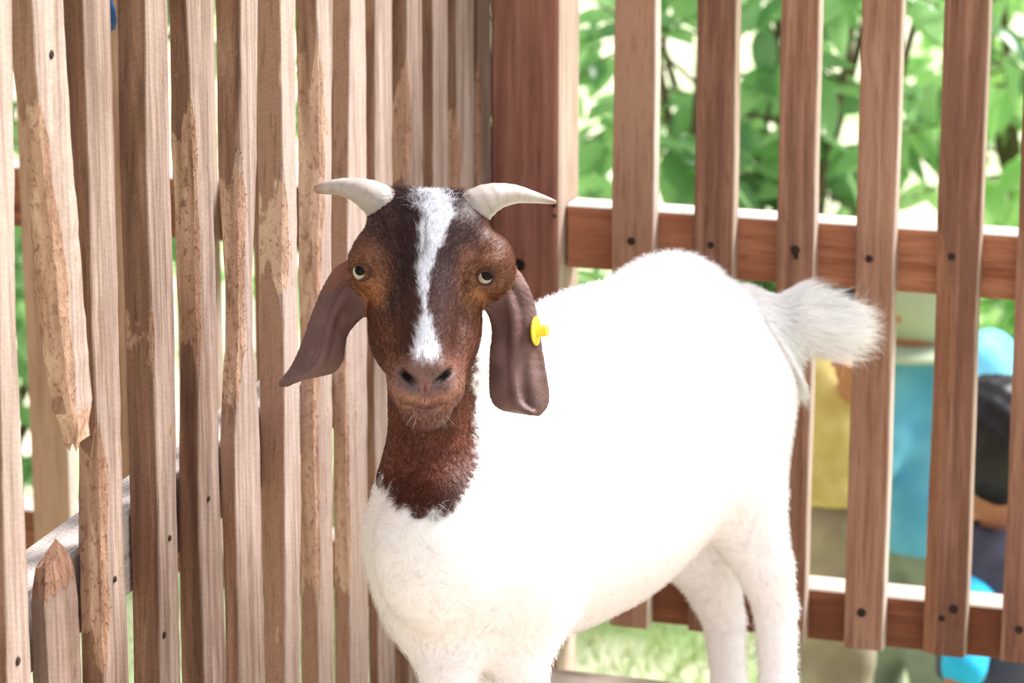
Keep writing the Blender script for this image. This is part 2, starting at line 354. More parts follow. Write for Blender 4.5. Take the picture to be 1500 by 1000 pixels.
# ================================================================== SDF MESHING
def surface_nets(val, org, h):
    s = val < 0; nx, ny, nz = val.shape
    cnt = np.zeros((nx - 1, ny - 1, nz - 1), np.int8)
    for dx in (0, 1):
        for dy in (0, 1):
            for dz in (0, 1): cnt += s[dx:nx - 1 + dx, dy:ny - 1 + dy, dz:nz - 1 + dz]
    act = (cnt > 0) & (cnt < 8); ci = np.argwhere(act); idx = np.full(act.shape, -1, np.int32); idx[act] = np.arange(len(ci))
    acc = np.zeros((len(ci), 3)); n = np.zeros(len(ci))
    corners = [(a, b, c) for a in (0, 1) for b in (0, 1) for c in (0, 1)]
    cv = {c: val[ci[:, 0] + c[0], ci[:, 1] + c[1], ci[:, 2] + c[2]] for c in corners}
    for a in corners:
        for ax in range(3):
            if a[ax] == 0:
                b = list(a); b[ax] = 1; b = tuple(b); va, vb = cv[a], cv[b]; m = (va < 0) != (vb < 0)
                t = np.where(m, va / np.where(m, va - vb, 1), 0)
                p = np.tile(np.array(a, float), (len(ci), 1)); p[:, ax] += t; acc[m] += p[m]; n[m] += 1
    V = org + (ci + acc / n[:, None]) * h
    Q = []
    for ax in range(3):
        sl0 = [slice(1, -1)] * 3; sl1 = [slice(1, -1)] * 3; sl0[ax] = slice(0, -1); sl1[ax] = slice(1, None)
        a, b = s[tuple(sl0)], s[tuple(sl1)]; e = np.argwhere(a != b); 
        if not len(e): continue
        inside = a[e[:, 0], e[:, 1], e[:, 2]]
        base = e.copy(); o1, o2 = (ax + 1) % 3, (ax + 2) % 3
        base[:, o1] += 1; base[:, o2] += 1
        def cell(d1, d2):
            c = base.copy(); c[:, o1] -= d1; c[:, o2] -= d2; return idx[c[:, 0], c[:, 1], c[:, 2]]
        q = np.stack([cell(1, 1), cell(0, 1), cell(0, 0), cell(1, 0)], 1); q[~inside] = q[~inside][:, ::-1]; Q.append(q)
    return V, np.concatenate(Q)
def mesh_sdf(fn, lo, hi, h, blk=4, slack=1.7):
    lo = np.array(lo, float); hi = np.array(hi, float)
    n = (np.ceil((hi - lo) / h / blk).astype(int)) * blk
    cx = [lo[i] + h * (np.arange(n[i] // blk) * blk + (blk - 1) / 2) for i in range(3)]
    G = np.stack(np.meshgrid(*cx, indexing='ij'), -1).reshape(-1, 3).astype(np.float32)
    c = fn(G).reshape(n // blk)
    near = np.abs(c) < h * blk * slack
    val = np.repeat(np.repeat(np.repeat(c, blk, 0), blk, 1), blk, 2).astype(np.float32)
    bi = np.argwhere(near) * blk; d = np.stack(np.meshgrid(*[np.arange(blk)] * 3, indexing='ij'), -1).reshape(-1, 3)
    I = (bi[:, None, :] + d[None]).reshape(-1, 3)
    out = np.empty(len(I), np.float32)
    for k in range(0, len(I), 400000):
        out[k:k + 400000] = fn((lo + I[k:k + 400000] * h).astype(np.float32))
    val[I[:, 0], I[:, 1], I[:, 2]] = out
    return surface_nets(val, lo, h)
def smin(a, b, k):
    hh = np.clip(.5 + .5 * (b - a) / k, 0, 1); return b * (1 - hh) + a * hh - k * hh * (1 - hh)
def ell(p, c, r, R=None):
    q = p - np.asarray(c, np.float32)
    if R is not None: q = q @ np.asarray(R, np.float32)
    r = np.asarray(r, np.float32); k0 = np.linalg.norm(q / r, axis=1); k1 = np.linalg.norm(q / (r * r), axis=1) + 1e-9
    return k0 * (k0 - 1) / k1
def cone(p, a, b, ra, rb):
    a = np.asarray(a, np.float32); b = np.asarray(b, np.float32); ab = b - a; t = np.clip(((p - a) @ ab) / (ab @ ab), 0, 1)
    return np.linalg.norm(p - a - t[:, None] * ab, axis=1) - (ra + (rb - ra) * t)
def far(n): return np.full(n, 1., np.float32)
def np_mesh(name, V, Fq, mats, parent, cols=None, smooth=True):
    me = bpy.data.meshes.new(name); me.vertices.add(len(V)); me.vertices.foreach_set('co', np.asarray(V, np.float32).ravel())
    k = Fq.shape[1]; me.loops.add(Fq.size); me.loops.foreach_set('vertex_index', Fq.astype(np.int32).ravel())
    me.polygons.add(len(Fq)); me.polygons.foreach_set('loop_start', np.arange(len(Fq), dtype=np.int32) * k)
    me.update(calc_edges=True); me.validate()
    o = link(name, me, mats, parent)
    if smooth: me.shade_smooth()
    if cols is not None:
        at = me.color_attributes.new('Col', 'FLOAT_COLOR', 'POINT'); at.data.foreach_set('color', np.concatenate([cols, np.ones((len(cols), 1))], 1).astype(np.float32).ravel())
    return o
def vnormals(V, Fq):
    a, b, c, d = (V[Fq[:, i]] for i in range(4)); fn = np.cross(c - a, d - b); N = np.zeros_like(V)
    for i in range(4): np.add.at(N, Fq[:, i], fn)
    return N / (np.linalg.norm(N, axis=1)[:, None] + 1e-12)

# ================================================================== GOAT
ZH = 3.05; PXM = FPX / ZH                            # head plane; pixels per metre there
HO = P(622, 440, ZH); TOC = -ray(622, 440); TOC /= np.linalg.norm(TOC)      # towards the viewer the goat looks at
HR = np.cross(UP, TOC); HR /= np.linalg.norm(HR); HU = np.cross(TOC, HR)
HM = np.stack([HR, HU, TOC], 1)
def Hp(u, v, w=0): return HO + HM @ (np.array([u - 622, 440 - v, w]) / PXM)
def toH(X): q = ((X - HO) @ HM) * PXM; return 622 + q[:, 0], 440 - q[:, 1], q[:, 2]
g = empty('goat', tuple(PZ(900, 1200, 0)), 'white goat with brown head, white blaze, horns and long drooping ears', 'goat')
gA = P(690, 780, 3.20); gB = P(1036, 572, 3.69)
BX = (gB - gA); BX[2] = 0; BX /= np.linalg.norm(BX); BL = np.array([BX[1], -BX[0], 0])   # along the body; towards its left flank
BR = np.stack([BX, BL, [0, 0, 1.]], 1)
# ---- ear sheets
def sheet(rows, nu=58, nv=24, bulge=10, fold=0):
    rows = np.array(rows, float); L = np.linspace(0, len(rows) - 1, nu); out = []
    def cr(col, x):                                   # Catmull-Rom along the ear
        i = int(min(x, len(rows) - 1.001)); f = x - i; q = [col[max(0, min(len(col) - 1, i + d))] for d in (-1, 0, 1, 2)]
        return .5 * (2 * q[1] + (q[2] - q[0]) * f + (2 * q[0] - 5 * q[1] + 4 * q[2] - q[3]) * f * f + (3 * q[1] - q[0] - 3 * q[2] + q[3]) * f ** 3)
    for x in L:
        r = [cr(rows[:, c], x) for c in range(6)]
        for s in np.linspace(0, 1, nv):
            w_ = (1 - s) * r[2] + s * r[5]; bow = bulge * math.sin(math.pi * s) * (1 if x > .3 else x / .3)
            rid = 2.6 * math.sin(s * 11 + x * 1.1) * math.sin(math.pi * s) - 7 * math.exp(-((s - .30 - .02 * x) / .07) ** 2) * min(1, x) + 5 * math.exp(-((s - .45 - .03 * x) / .07) ** 2) * min(1, x) + 3 * math.exp(-((s - .72 + .03 * x) / .05) ** 2) * max(0, min(1, x - 3))
            out.append(Hp((1 - s) * r[0] + s * r[3], (1 - s) * r[1] + s * r[4], w_ + bow - fold * max(0, s - .8) * 40 + rid))
    return np.array(out, np.float32)
EARL = sheet([(526, 380, -50, 556, 440, -32), (494, 393, -42, 530, 460, -38), (474, 425, -34, 508, 484, -40), (459, 462, -28, 501, 505, -40), (446, 500, -22, 498, 526, -36), (432, 533, -16, 484, 544, -28), (418, 554, -10, 446, 552, -16), (412, 562, -4, 420, 562, -5)], bulge=12)
EARR = sheet([(728, 376, -50, 700, 432, -32), (760, 400, -50, 716, 452, -40), (780, 440, -46, 725, 482, -44), (789, 490, -40, 722, 520, -42), (797, 540, -36, 721, 560, -36), (802, 575, -32, 724, 585, -28), (800, 594, -28, 738, 598, -24), (790, 606, -26, 772, 604, -24)], bulge=14)
def cloud(p, pts, r):
    lo = pts.min(0) - .03; hi = pts.max(0) + .03; m = np.all((p > lo) & (p < hi), axis=1); d = np.full(len(p), .05, np.float32)
    q = p[m]; o = np.empty(len(q), np.float32); pn = (pts * pts).sum(1); base = pts.mean(0); pp = pts - base; pn = (pp * pp).sum(1)
    for k in range(0, len(q), 20000):
        c = q[k:k + 20000] - base; dd = (c * c).sum(1)[:, None] + pn[None] - 2 * c @ pp.T; o[k:k + 20000] = np.sqrt(np.maximum(dd.min(1), 0)) - r
    d[m] = o; return d
px = lambda *a: tuple(x / PXM for x in a)
def E(p, u, v, w_, a, b, c): return ell(p, Hp(u, v, w_), px(a, b, c), HM)
def C(p, u, v, w_, r, u2, v2, w2, r2): return cone(p, Hp(u, v, w_), Hp(u2, v2, w2), r / PXM, r2 / PXM)
EYES = [(530.5, 398, -1), (711.5, 404.5, 1)]
def head(p):
    k = 22 / PXM
    d = E(p, 627, 372, -58, 92, 84, 90)
    d = smin(d, E(p, 627, 342, -22, 88, 56, 56), k)
    d = smin(d, E(p, 549, 384, -22, 37, 48, 48), k * .8); d = smin(d, E(p, 716, 388, -22, 39, 48, 48), k * .8)   # orbits
    d = smin(d, C(p, 624, 395, -8, 62, 623, 520, 72, 36), k)                     # bridge of the nose
    d = smin(d, E(p, 581, 470, -28, 42, 78, 58), k); d = smin(d, E(p, 664, 470, -28, 42, 78, 58), k)              # cheeks
    d = smin(d, C(p, 622, 500, -20, 66, 624, 582, 44, 40), k)                    # jaw
    d = smin(d, E(p, 624, 545, 78, 44, 36, 36), k * .7)                          # muzzle
    d = smin(d, E(p, 600, 568, 66, 25, 26, 36), k * .6); d = smin(d, E(p, 648, 568, 66, 26, 26, 36), k * .6)     # upper lip pads
    d = smin(d, C(p, 588, 505, 18, 32, 598, 560, 58, 26), k * .8); d = smin(d, C(p, 660, 505, 18, 32, 650, 560, 58, 26), k * .8)
    d = smin(d, E(p, 623, 600, 50, 34, 28, 38), k * .5)                          # chin
    d = smin(d, E(p, 623, 535, 105, 30, 19, 14), k * .5)                         # nose pad
    d = smin(d, E(p, 578, 312, -45, 36, 32, 40), k); d = smin(d, E(p, 678, 318, -45, 36, 32, 40), k)              # horn bosses
    u, v, w_ = toH(p)
    fr = 1 / (1 + np.exp(-(w_ - 20) / 6)); G = lambda x, s: np.exp(-(x / s) ** 2)
    vm = 594 - ((u - 623) / 46) ** 2 * 17
    dsp = 5.0 * G(v - vm, 3.5) * G(u - 623, 44) ** 2 * fr                        # mouth line
    dsp += 3.5 * G(u - 623, 3) * G(v - 566, 13) * fr                             # lip cleft
    for sx in (-1, 1):
        du = (u - 623 - sx * 25); dv = v - 549; a = du * .75 - sx * dv * .66; b = sx * du * .66 + dv * .75
        dsp += 15 * np.exp(-(a / 13) ** 2 - (b / 5) ** 2) * fr                 # nostrils
        dsp -= 3.5 * np.exp(-((a + sx * 2) / 15) ** 2 - ((b + 9) / 6) ** 2) * fr
    for (eu, ev, sx) in EYES:
        fe = 1 / (1 + np.exp(-(w_ + 30) / 6))
        dsp += 7 * np.exp(-((u - eu) / 12) ** 2 - ((v - ev) / 11) ** 2) * fe     # sockets
        dsp -= 5 * np.exp(-((u - eu) / 22) ** 2 - ((v - ev + 21) / 8) ** 2) * fe # brow
        dsp -= 2.5 * np.exp(-((u - eu) / 20) ** 2 - ((v - ev - 19) / 6) ** 2) * fe
    dsp += 3 * G(u - 600, 10) * G(v - 365, 40) * fr * 0 
    return d + np.where(d < 30 / PXM, dsp / PXM, 0).astype(np.float32)
def Pm(u, v, z): return P(u, v, z)
HL = P(1112, 740, 3.62); HRr = P(1030, 740, 3.78)
def foot(u, zc): p = P(u, 1150, zc); k = p.copy(); k[2] = .0; return k
def legchain(p, pts, k=.02):
    d = None
    for (a, ra), (b, rb) in zip(pts[:-1], pts[1:]):
        c = cone(p, a, b, ra, rb); d = c if d is None else smin(d, c, k * .4)
    return d
def down(pt, z): q = np.array(pt, float); q[2] = z; return q
fL = P(764, 985, 3.23); fR = P(656, 985, 3.17)
LEGS = [
 [(P(742, 800, 3.26), .072), (P(770, 900, 3.25), .038), (fL, .0245), (down(fL + BX * .004, .10), .017), (down(fL, .05), .016), (down(fL - BX * .02, .012), .022)],
 [(P(632, 800, 3.22), .062), (P(634, 900, 3.19), .040), (fR, .0265), (down(fR + BX * .004, .10), .017), (down(fR, .05), .016), (down(fR - BX * .02, .012), .022)],
 [(P(1052, 600, 3.66), .085), (P(1078, 725, 3.60), .056), (P(1122, 835, 3.60), .030), (P(1136, 890, 3.61), .0235), (P(1140, 1000, 3.60), .020), (down(P(1140, 1000, 3.60), .045), .017), (down(P(1140, 1000, 3.60) - BX * .02, .012), .022)],
 [(P(1010, 650, 3.74), .085), (P(1020, 790, 3.68), .052), (P(1048, 868, 3.72), .029), (P(1060, 905, 3.73), .0235), (P(1068, 1000, 3.72), .019), (down(P(1068, 1000, 3.72), .045), .017), (down(P(1068, 1000, 3.72) - BX * .02, .012), .022)],
]
mid = lambda f: gA + (gB - gA) * f
def up_(q, dz): return q + np.array([0, 0, dz])
TAIL = [(P(1075, 478, 3.70), .045), (P(1130, 482, 3.70), .032), (P(1168, 472, 3.70), .030), (P(1196, 478, 3.70), .026)]
def body(p):
    k = .05
    d = ell(p, up_(mid(.02), -.008), (.10, .088, .130), BR)                     # chest
    d = smin(d, ell(p, up_(mid(.22), .008), (.20, .104, .150), BR), k)
    d = smin(d, ell(p, up_(mid(.50), -.018), (.24, .118, .148), BR), k)          # barrel
    d = smin(d, ell(p, up_(mid(.74), .004), (.20, .108, .124), BR), k)
    d = smin(d, ell(p, up_(mid(.97), .006), (.110, .092, .112), BR), k)          # rump
    d = smin(d, ell(p, P(950, 432, 3.58), (.11, .040, .034), BR), .04)           # loin ridge
    d = smin(d, ell(p, P(985, 430, 3.64), (.05, .060, .028), BR), .04)           # hips
    d = smin(d, ell(p, P(640, 805, 3.12), (.066, .058, .080), BR), .035)         # brisket
    d = smin(d, ell(p, P(606, 785, 3.19), (.05, .036, .080), BR), .03); d = smin(d, ell(p, P(735, 800, 3.20), (.07, .042, .10), BR), .03)
    d = smin(d, ell(p, P(835, 494, 3.40), (.12, .05, .04), BR), .05)           # withers
    # neck
    d = smin(d, cone(p, Hp(628, 470, -95), P(627, 690, 3.14), 60 / PXM, 60 / PXM), .02)
    d = smin(d, cone(p, P(627, 690, 3.14), P(655, 810, 3.20), 60 / PXM, 82 / PXM), .022)
    d = smin(d, cone(p, Hp(645, 440, -130), P(720, 640, 3.26), .045, .085), .04)
    return d
def tailf(p):
    d = None
    for (a, ra), (b, rb) in zip(TAIL[:-1], TAIL[1:]):
        c = cone(p, a, b, ra, rb); d = c if d is None else smin(d, c, .01)
    return d
hc = Hp(625, 430, 10)
def goat_sdf(p):
    d = body(p)
    for lg in LEGS:
        a = np.array([q[0] for q in lg]); lo = a.min(0) - .16; hi = a.max(0) + .16; m = np.all((p > lo) & (p < hi), axis=1)
        if m.any(): d[m] = smin(d[m], legchain(p[m], lg).astype(np.float32), .03)
        fp = lg[-1][0]; q = p - fp; m = (np.abs(q[:, 2]) < .035) & (np.linalg.norm(q, axis=1) < .05)      # cloven hoof
        if m.any(): d[m] += (.011 * np.exp(-((q[m] @ BL) / .003) ** 2) * np.clip((-(q[m] @ BX) + .006) / .012, 0, 1)).astype(np.float32)
    m = np.linalg.norm(p - TAIL[1][0], axis=1) < .25
    if m.any(): d[m] = smin(d[m], tailf(p[m]), .03)
    m = np.linalg.norm(p - hc, axis=1) < .24
    if m.any(): d[m] = smin(d[m], head(p[m]).astype(np.float32), .014)
    for pts in (EARL, EARR):
        c = cloud(p, pts, .0030); m = c < .045
        if m.any(): d[m] = smin(d[m], c[m], .008)
    return d
allp = np.concatenate([np.array([q[0] for lg in LEGS for q in lg]), EARL, EARR, np.array([q[0] for q in TAIL]), np.array([gA, gB, hc])])
glo = allp.min(0) - .13; ghi = allp.max(0) + .13; glo[2] = -.012; ghi[2] = max(ghi[2], Hp(622, 250, 0)[2] + .02)
GV, GQ = mesh_sdf(goat_sdf, glo, ghi, .0023)
GN = vnormals(GV, GQ)

# ---- coat colours
def lut(v, ys, xs): return np.interp(v, ys, xs)
def hashn(X, sc, seed=0):
    from mathutils import noise
    return np.array([noise.noise((x[0] * sc + seed, x[1] * sc, x[2] * sc)) for x in X])
def vnoise(X, sc, seed=0):                            # cheap vectorised value noise
    q = X * sc + seed * 17.3; i = np.floor(q).astype(np.int64); f = q - i; f = f * f * (3 - 2 * f); out = 0
    for a in (0, 1):
        for b in (0, 1):
            for c in (0, 1):
                hh = ((i[:, 0] + a) * 73856093) ^ ((i[:, 1] + b) * 19349663) ^ ((i[:, 2] + c) * 83492791); hh = (hh * 2654435761) & 0xffffffff
                r = (hh % 65536) / 65535.
                out = out + r * np.where(a, f[:, 0], 1 - f[:, 0]) * np.where(b, f[:, 1], 1 - f[:, 1]) * np.where(c, f[:, 2], 1 - f[:, 2])
    return out
sm = lambda a, b, x: np.clip((x - a) / (b - a), 0, 1) ** 2 * (3 - 2 * np.clip((x - a) / (b - a), 0, 1))
WHITE = S2(246, 243, 243)
def coat(X, N=None):
    u, v, w_ = toH(X); n1 = vnoise(X, 260) - .5; n2 = vnoise(X, 60, 3) - .5; n3 = vnoise(X, 600, 5) - .5
    mx = lambda a, b, t: a * (1 - t[:, None]) + b * t[:, None]
    col = np.tile(S2(104, 60, 42), (len(X), 1))                                   # rust brown head
    col = mx(col, S2(64, 40, 39), sm(520, 420, v + n2 * 60) * sm(118, 70, np.abs(u - 622) + np.maximum(v - 330, 0) * .28 + n2 * 30))      # dark forehead
    col = mx(col, S2(92, 58, 50), sm(70, 25, np.abs(u - 640) + n2 * 20) * sm(400, 450, v) * sm(540, 490, v) * .8)
    for eu, ev, sx in EYES:
        r = np.hypot((u - eu - (6 if sx < 0 else -4)) / 1.0, (v - ev) / 1.25); col = mx(col, S2(122, 78, 56), sm(56, 18, r + n2 * 20) * sm(-60, -10, w_))
        r = np.hypot((u - eu - (14 if sx < 0 else -14)), (v - ev - 32) / 1.1); col = mx(col, S2(160, 106, 70), sm(30, 8, r + n2 * 14) * .8 * sm(-60, -10, w_))
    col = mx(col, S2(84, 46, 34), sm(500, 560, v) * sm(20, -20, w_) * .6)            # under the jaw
    rim = sm(515, 565, v + n2 * 12) * sm(10, 40, w_); col = mx(col, S2(146, 102, 87), rim * .95)   # muzzle
    rr = np.hypot((u - 623) / 52, (v - 542) / 40); col = mx(col, S2(90, 72, 76), sm(1.05, .6, rr + n2 * .3) * rim)
    col = mx(col, S2(112, 76, 68), sm(596, 604, v) * rim * .8)
    G = lambda x, s: np.exp(-(x / s) ** 2)
    vm = 594 - ((u - 623) / 46) ** 2 * 17; col = mx(col, S2(176, 136, 122), G(v - vm + 7, 5) * G(u - 623, 40) ** 4 * rim * .4); col = mx(col, S2(58, 36, 34), G(v - vm, 3) * G(u - 623, 44) ** 2 * rim * .7)
    col = mx(col, S2(158, 108, 106), G(u - 623, 8) * G(v - 561, 12) * rim * .8); col = mx(col, S2(78, 40, 42), G(u - 623, 1.8) * G(v - 566, 11) * rim)
    for sx in (-1, 1):
        du = (u - 623 - sx * 26); dv = v - 549; a = du * .75 - sx * dv * .66; b = sx * du * .66 + dv * .75
        col = mx(col, S2(28, 18, 20), np.exp(-(a / 13) ** 4 - (b / 5.5) ** 4) * sm(40, 60, w_))
    # blaze
    ys = [276, 292, 305, 318, 330, 345, 362, 378, 400, 430, 452, 466, 490, 512, 524]
    lo = [620, 602, 600, 616, 616, 613, 612, 614, 612, 614, 619, 617, 611, 605, 605]; hi_ = [640, 660, 664, 664, 655, 651, 648, 636, 631, 628, 625, 629, 635, 641, 641]
    L_, R_ = lut(v, ys, lo), lut(v, ys, hi_); e = 3.5 + 0 * v; nn = n1 * 9 + n3 * 4
    bl = sm(-e, e, u - L_ + nn) * sm(-e, e, R_ - u + nn) * sm(270, 282, v + nn) * sm(536, 514, v + nn) * sm(-95, -70, w_)
    strk = vnoise(np.stack([X[:, 0] * 3.2, X[:, 1] * .5, X[:, 2] * .5], 1), 170, 8)
    bl *= 1 - sm(.35, .62, strk) * sm(634, 616, u) * sm(395, 360, v) * .85
    bl *= 1 - .9 * sm(336, 318, v) * sm(622, 612, u) * sm(300, 312, v)
    col = mx(col, S2(224, 224, 230), bl)
    # grey transition between the blaze and the nose
    col = mx(col, S2(128, 116, 122), sm(505, 522, v + nn) * sm(542, 526, v + nn) * sm(30, 20, np.abs(u - 623)) * rim * .8)
    # ears
    ear = np.zeros(len(X)); nh = np.linalg.norm(X - hc, axis=1) < .22
    if nh.any():
        q = X[nh].astype(np.float32); dc = np.minimum(cloud(q, EARL, .003), cloud(q, EARR, .003)); hdq = np.minimum(head(q), body(q))
        ear[nh] = sm(.006, .003, dc) * sm(.0005, .006, hdq)
    ec = mx(np.tile(S2(96, 68, 63), (len(X), 1)), S2(122, 92, 87), sm(-.3, .5, n2 * 2) * .7); ec = mx(ec, S2(126, 74, 52), sm(425, 385, v + n2 * 30))
    col = mx(col, ec, ear)
    # neck
    nb = 742 - ((u - 626) / 66) ** 2 * 38 + n1 * 26 + n3 * 10
    brown = sm(2, -2, (v - nb) / 1.6); side = sm(700, 690, u + n1 * 8)
    neckz = sm(-72, -84, w_); neck = np.tile(S2(108, 56, 38), (len(X), 1)); neck = mx(neck, S2(84, 40, 28), sm(-.2, .5, n2 * 2) * .5)
    isneck = np.maximum(neckz, sm(628, 640, v)) * (1 - ear)
    col = mx(col, neck, isneck * sm(560, 600, v))
    white = np.maximum(1 - brown, sm(692, 704, u + n1 * 14) * neckz * sm(430, 450, v)) ; white = np.maximum(white, sm(-150, -175, w_) * sm(380, 430, v))
    white *= (1 - ear); col = mx(col, np.tile(WHITE, (len(X), 1)), white)
    hoof = sm(.035, .028, X[:, 2]); col = mx(col, S2(70, 60, 54), hoof)
    return np.clip(col, 0, 1), ear, white
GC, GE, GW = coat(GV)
m_skin, nt, b = newmat('goat_coat'); at = nd(nt, 'ShaderNodeVertexColor', layer_name='Col'); nt.links.new(at.outputs[0], b.inputs['Base Color'])
b.inputs['Roughness'].default_value = .55; b.inputs['Specular IOR Level'].default_value = .35
tc = nd(nt, 'ShaderNodeTexCoord'); no = nd(nt, 'ShaderNodeTexNoise'); no.inputs['Scale'].default_value = 260; nt.links.new(tc.outputs['Object'], no.inputs['Vector'])
bp = nd(nt, 'ShaderNodeBump'); bp.inputs['Strength'].default_value = .35; bp.inputs['Distance'].default_value = .0015; nt.links.new(no.outputs[0], bp.inputs['Height']); nt.links.new(bp.outputs[0], b.inputs['Normal'])
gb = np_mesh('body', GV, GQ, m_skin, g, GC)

# ---- fur
def fur(n_, region_w, length, lift, width, seed, jitter=.35, flow=None, upn=0., clump=0.):
    r = np.random.default_rng(seed)
    fa = np.linalg.norm(np.cross(GV[GQ[:, 2]] - GV[GQ[:, 0]], GV[GQ[:, 3]] - GV[GQ[:, 1]]), axis=1)
    wgt = fa * region_w[GQ].mean(1); wgt /= wgt.sum(); f = r.choice(len(GQ), n_, p=wgt)
    ab = r.random((n_, 2)); q = GV[GQ[f]]; nq = GN[GQ[f]]
    bw = np.stack([(1 - ab[:, 0]) * (1 - ab[:, 1]), ab[:, 0] * (1 - ab[:, 1]), ab[:, 0] * ab[:, 1], (1 - ab[:, 0]) * ab[:, 1]], 1)[:, :, None]
    p = (q * bw).sum(1); N = (nq * bw).sum(1); N /= np.linalg.norm(N, axis=1)[:, None]
    fl_ = flow(p); T = fl_ + r.normal(0, jitter, p.shape); T = T + clump * (np.stack([vnoise(p, 38, s_) for s_ in (11, 12, 13)], 1) - .5)
    T -= (T * N).sum(1)[:, None] * N; T /= np.linalg.norm(T, axis=1)[:, None] + 1e-9
    L_ = (length(p) if callable(length) else length) * r.uniform(.6, 1.15, n_); L_ = L_[:, None]
    d0 = T * math.cos(lift) + N * math.sin(lift); d1 = T * math.cos(lift * .35) + N * math.sin(lift * .35)
    side = np.cross(d0, N); side /= np.linalg.norm(side, axis=1)[:, None] + 1e-9
    side = side + N * r.normal(0, .5, (n_, 1)); side /= np.linalg.norm(side, axis=1)[:, None]; side *= width * r.uniform(.7, 1.3, (n_, 1))
    p = p - N * .0006; m_ = p + d0 * L_ * .5; t_ = m_ + d1 * L_ * .5
    gn = np.cross(side, d0); side = side * np.where((gn * N).sum(1) < 0, -1., 1.)[:, None]
    V = np.stack([p - side, p + side, m_ + side * .7, m_ - side * .7, t_], 1)
    if upn: N = N * (1 - upn) + np.array([.3, -.15, .9]) * upn; N /= np.linalg.norm(N, axis=1)[:, None]
    return V, N, p
FV, FN, FC = [], [], []
u_, v_, w__ = toH(GV)
hd = (np.linalg.norm(GV - hc, axis=1) < .2) & (GW < .5)
nose = sm(520, 535, v_) * sm(590, 575, v_) * sm(40, 55, w__) * sm(50, 40, np.abs(u_ - 623))
def flow_head(p):
    u, v, w_ = toH(p); return (HR * ((u - 622) / 90)[:, None] + HU * np.clip((548 - v) / 28, -.9, .9)[:, None] - TOC * .4)
def flow_body(p): return BX * .7 + np.array([0, 0, -.75]) + 0 * p
earw = GE
tl0, tl1 = TAIL[1][0], TAIL[3][0]
tailmask = np.linalg.norm(GV - TAIL[2][0], axis=1) < .075
rumpm = np.linalg.norm(GV - P(1135, 520, 3.70), axis=1) < .05
bodym = (GW > .5) & (GV[:, 2] > .04)
def add(V, N, p, dark=.1):
    c, _, _ = coat(p); c = c * rng.uniform(1 - dark, 1 + dark, (len(p), 1)); FV.append(V); FN.append(N); FC.append(np.clip(c, 0, 1))
add(*fur(52000, hd * (1 - .85 * nose) * (1 - np.minimum(1, 1.2 * earw)), .0065, .38, .00028, 1, .3, flow_head), dark=.38)
add(*fur(2500, hd * earw, .0022, .10, .00025, 2, .3, lambda p: np.array([0, 0, -1.]) + 0 * p), dark=.15)
add(*fur(5000, (np.abs(u_ - 628) < 40) * (v_ < 520) * hd * (w__ > -80), .010, .38, .00026, 9, .22, flow_head), dark=.12)   # longer blaze hair
add(*fur(14000, ((GW < .5) & ~hd) * 1., .010, .35, .0003, 3, .3, lambda p: np.array([0, 0, -1.]) + 0 * p), dark=.25)
add(*fur(2600, hd * sm(318, 296, v_) * (np.abs(u_ - 626) < 48) * (w__ > -110), .015, .75, .0003, 14, .5, lambda p: HU * .8 + TOC * .3 + 0 * p), dark=.3)      # crown tufts
nk = np.exp(-((v_ - 735) / 22) ** 2) * (np.abs(u_ - 626) < 75) * (w__ > -140)
add(*fur(3000, nk * (GW < .4), .014, .35, .00032, 4, .25, lambda p: np.array([0, 0, -1.]) + 0 * p), dark=.2)
add(*fur(70000, bodym * (1 - .0 * tailmask), .013, .42, .0003, 5, .3, flow_body, upn=.15, clump=2.4), dark=.05)
ridge = bodym * sm(.3, .8, GN[:, 2]) * (GV[:, 2] > .5)
add(*fur(6000, ridge, .018, .6, .0003, 6, .35, flow_body, upn=.4), dark=.04)
tdir = (tl1 - tl0) / np.linalg.norm(tl1 - tl0)
def flow_tail(p):
    return tdir * .9 + (p - (tl0 + tl1) / 2) * 7 + np.array([0, 0, -.18])
def tail_len(p):
    s = np.clip(((p - tl0) @ tdir) / np.linalg.norm(tl1 - tl0), 0, 1.2); return .022 + .036 * s
TF = (fur(7000, tailmask * 1., tail_len, .55, .0005, 7, .22, flow_tail), 0)
RF = (fur(450, rumpm * 1., .024, .5, .00035, 8, .25, lambda p: np.array([.35, 0, -1.]) + 0 * p), 0)
V = np.concatenate(FV); N = np.concatenate(FN); Cc = np.concatenate(FC); n_ = len(V)
me = bpy.data.meshes.new('fur'); me.vertices.add(n_ * 5); me.vertices.foreach_set('co', V.astype(np.float32).ravel())
b5 = (np.arange(n_) * 5)[:, None]; quads = b5 + np.array([[0, 1, 2, 3]]); tris = b5 + np.array([[3, 2, 4]])
li = np.concatenate([quads, tris], 1); me.loops.add(n_ * 7); me.loops.foreach_set('vertex_index', li.astype(np.int32).ravel())
me.polygons.add(n_ * 2); ls = np.stack([np.arange(n_) * 7, np.arange(n_) * 7 + 4], 1); me.polygons.foreach_set('loop_start', ls.astype(np.int32).ravel())
me.update(calc_edges=True)
me.shade_smooth(); me.normals_split_custom_set_from_vertices(np.repeat(N, 5, 0).astype(np.float32))
at = me.color_attributes.new('Col', 'FLOAT_COLOR', 'POINT'); at.data.foreach_set('color', np.repeat(np.concatenate([Cc, np.ones((n_, 1))], 1), 5, 0).astype(np.float32).ravel())
m_fur, nt, b = newmat('goat_fur'); at = nd(nt, 'ShaderNodeVertexColor', layer_name='Col'); nt.links.new(at.outputs[0], b.inputs['Base Color'])
b.inputs['Roughness'].default_value = .5; b.inputs['Specular IOR Level'].default_value = .3
tr = nd(nt, 'ShaderNodeBsdfTranslucent'); nt.links.new(at.outputs[0], tr.inputs['Color']); ms = nd(nt, 'ShaderNodeMixShader'); ms.inputs[0].default_value = .45
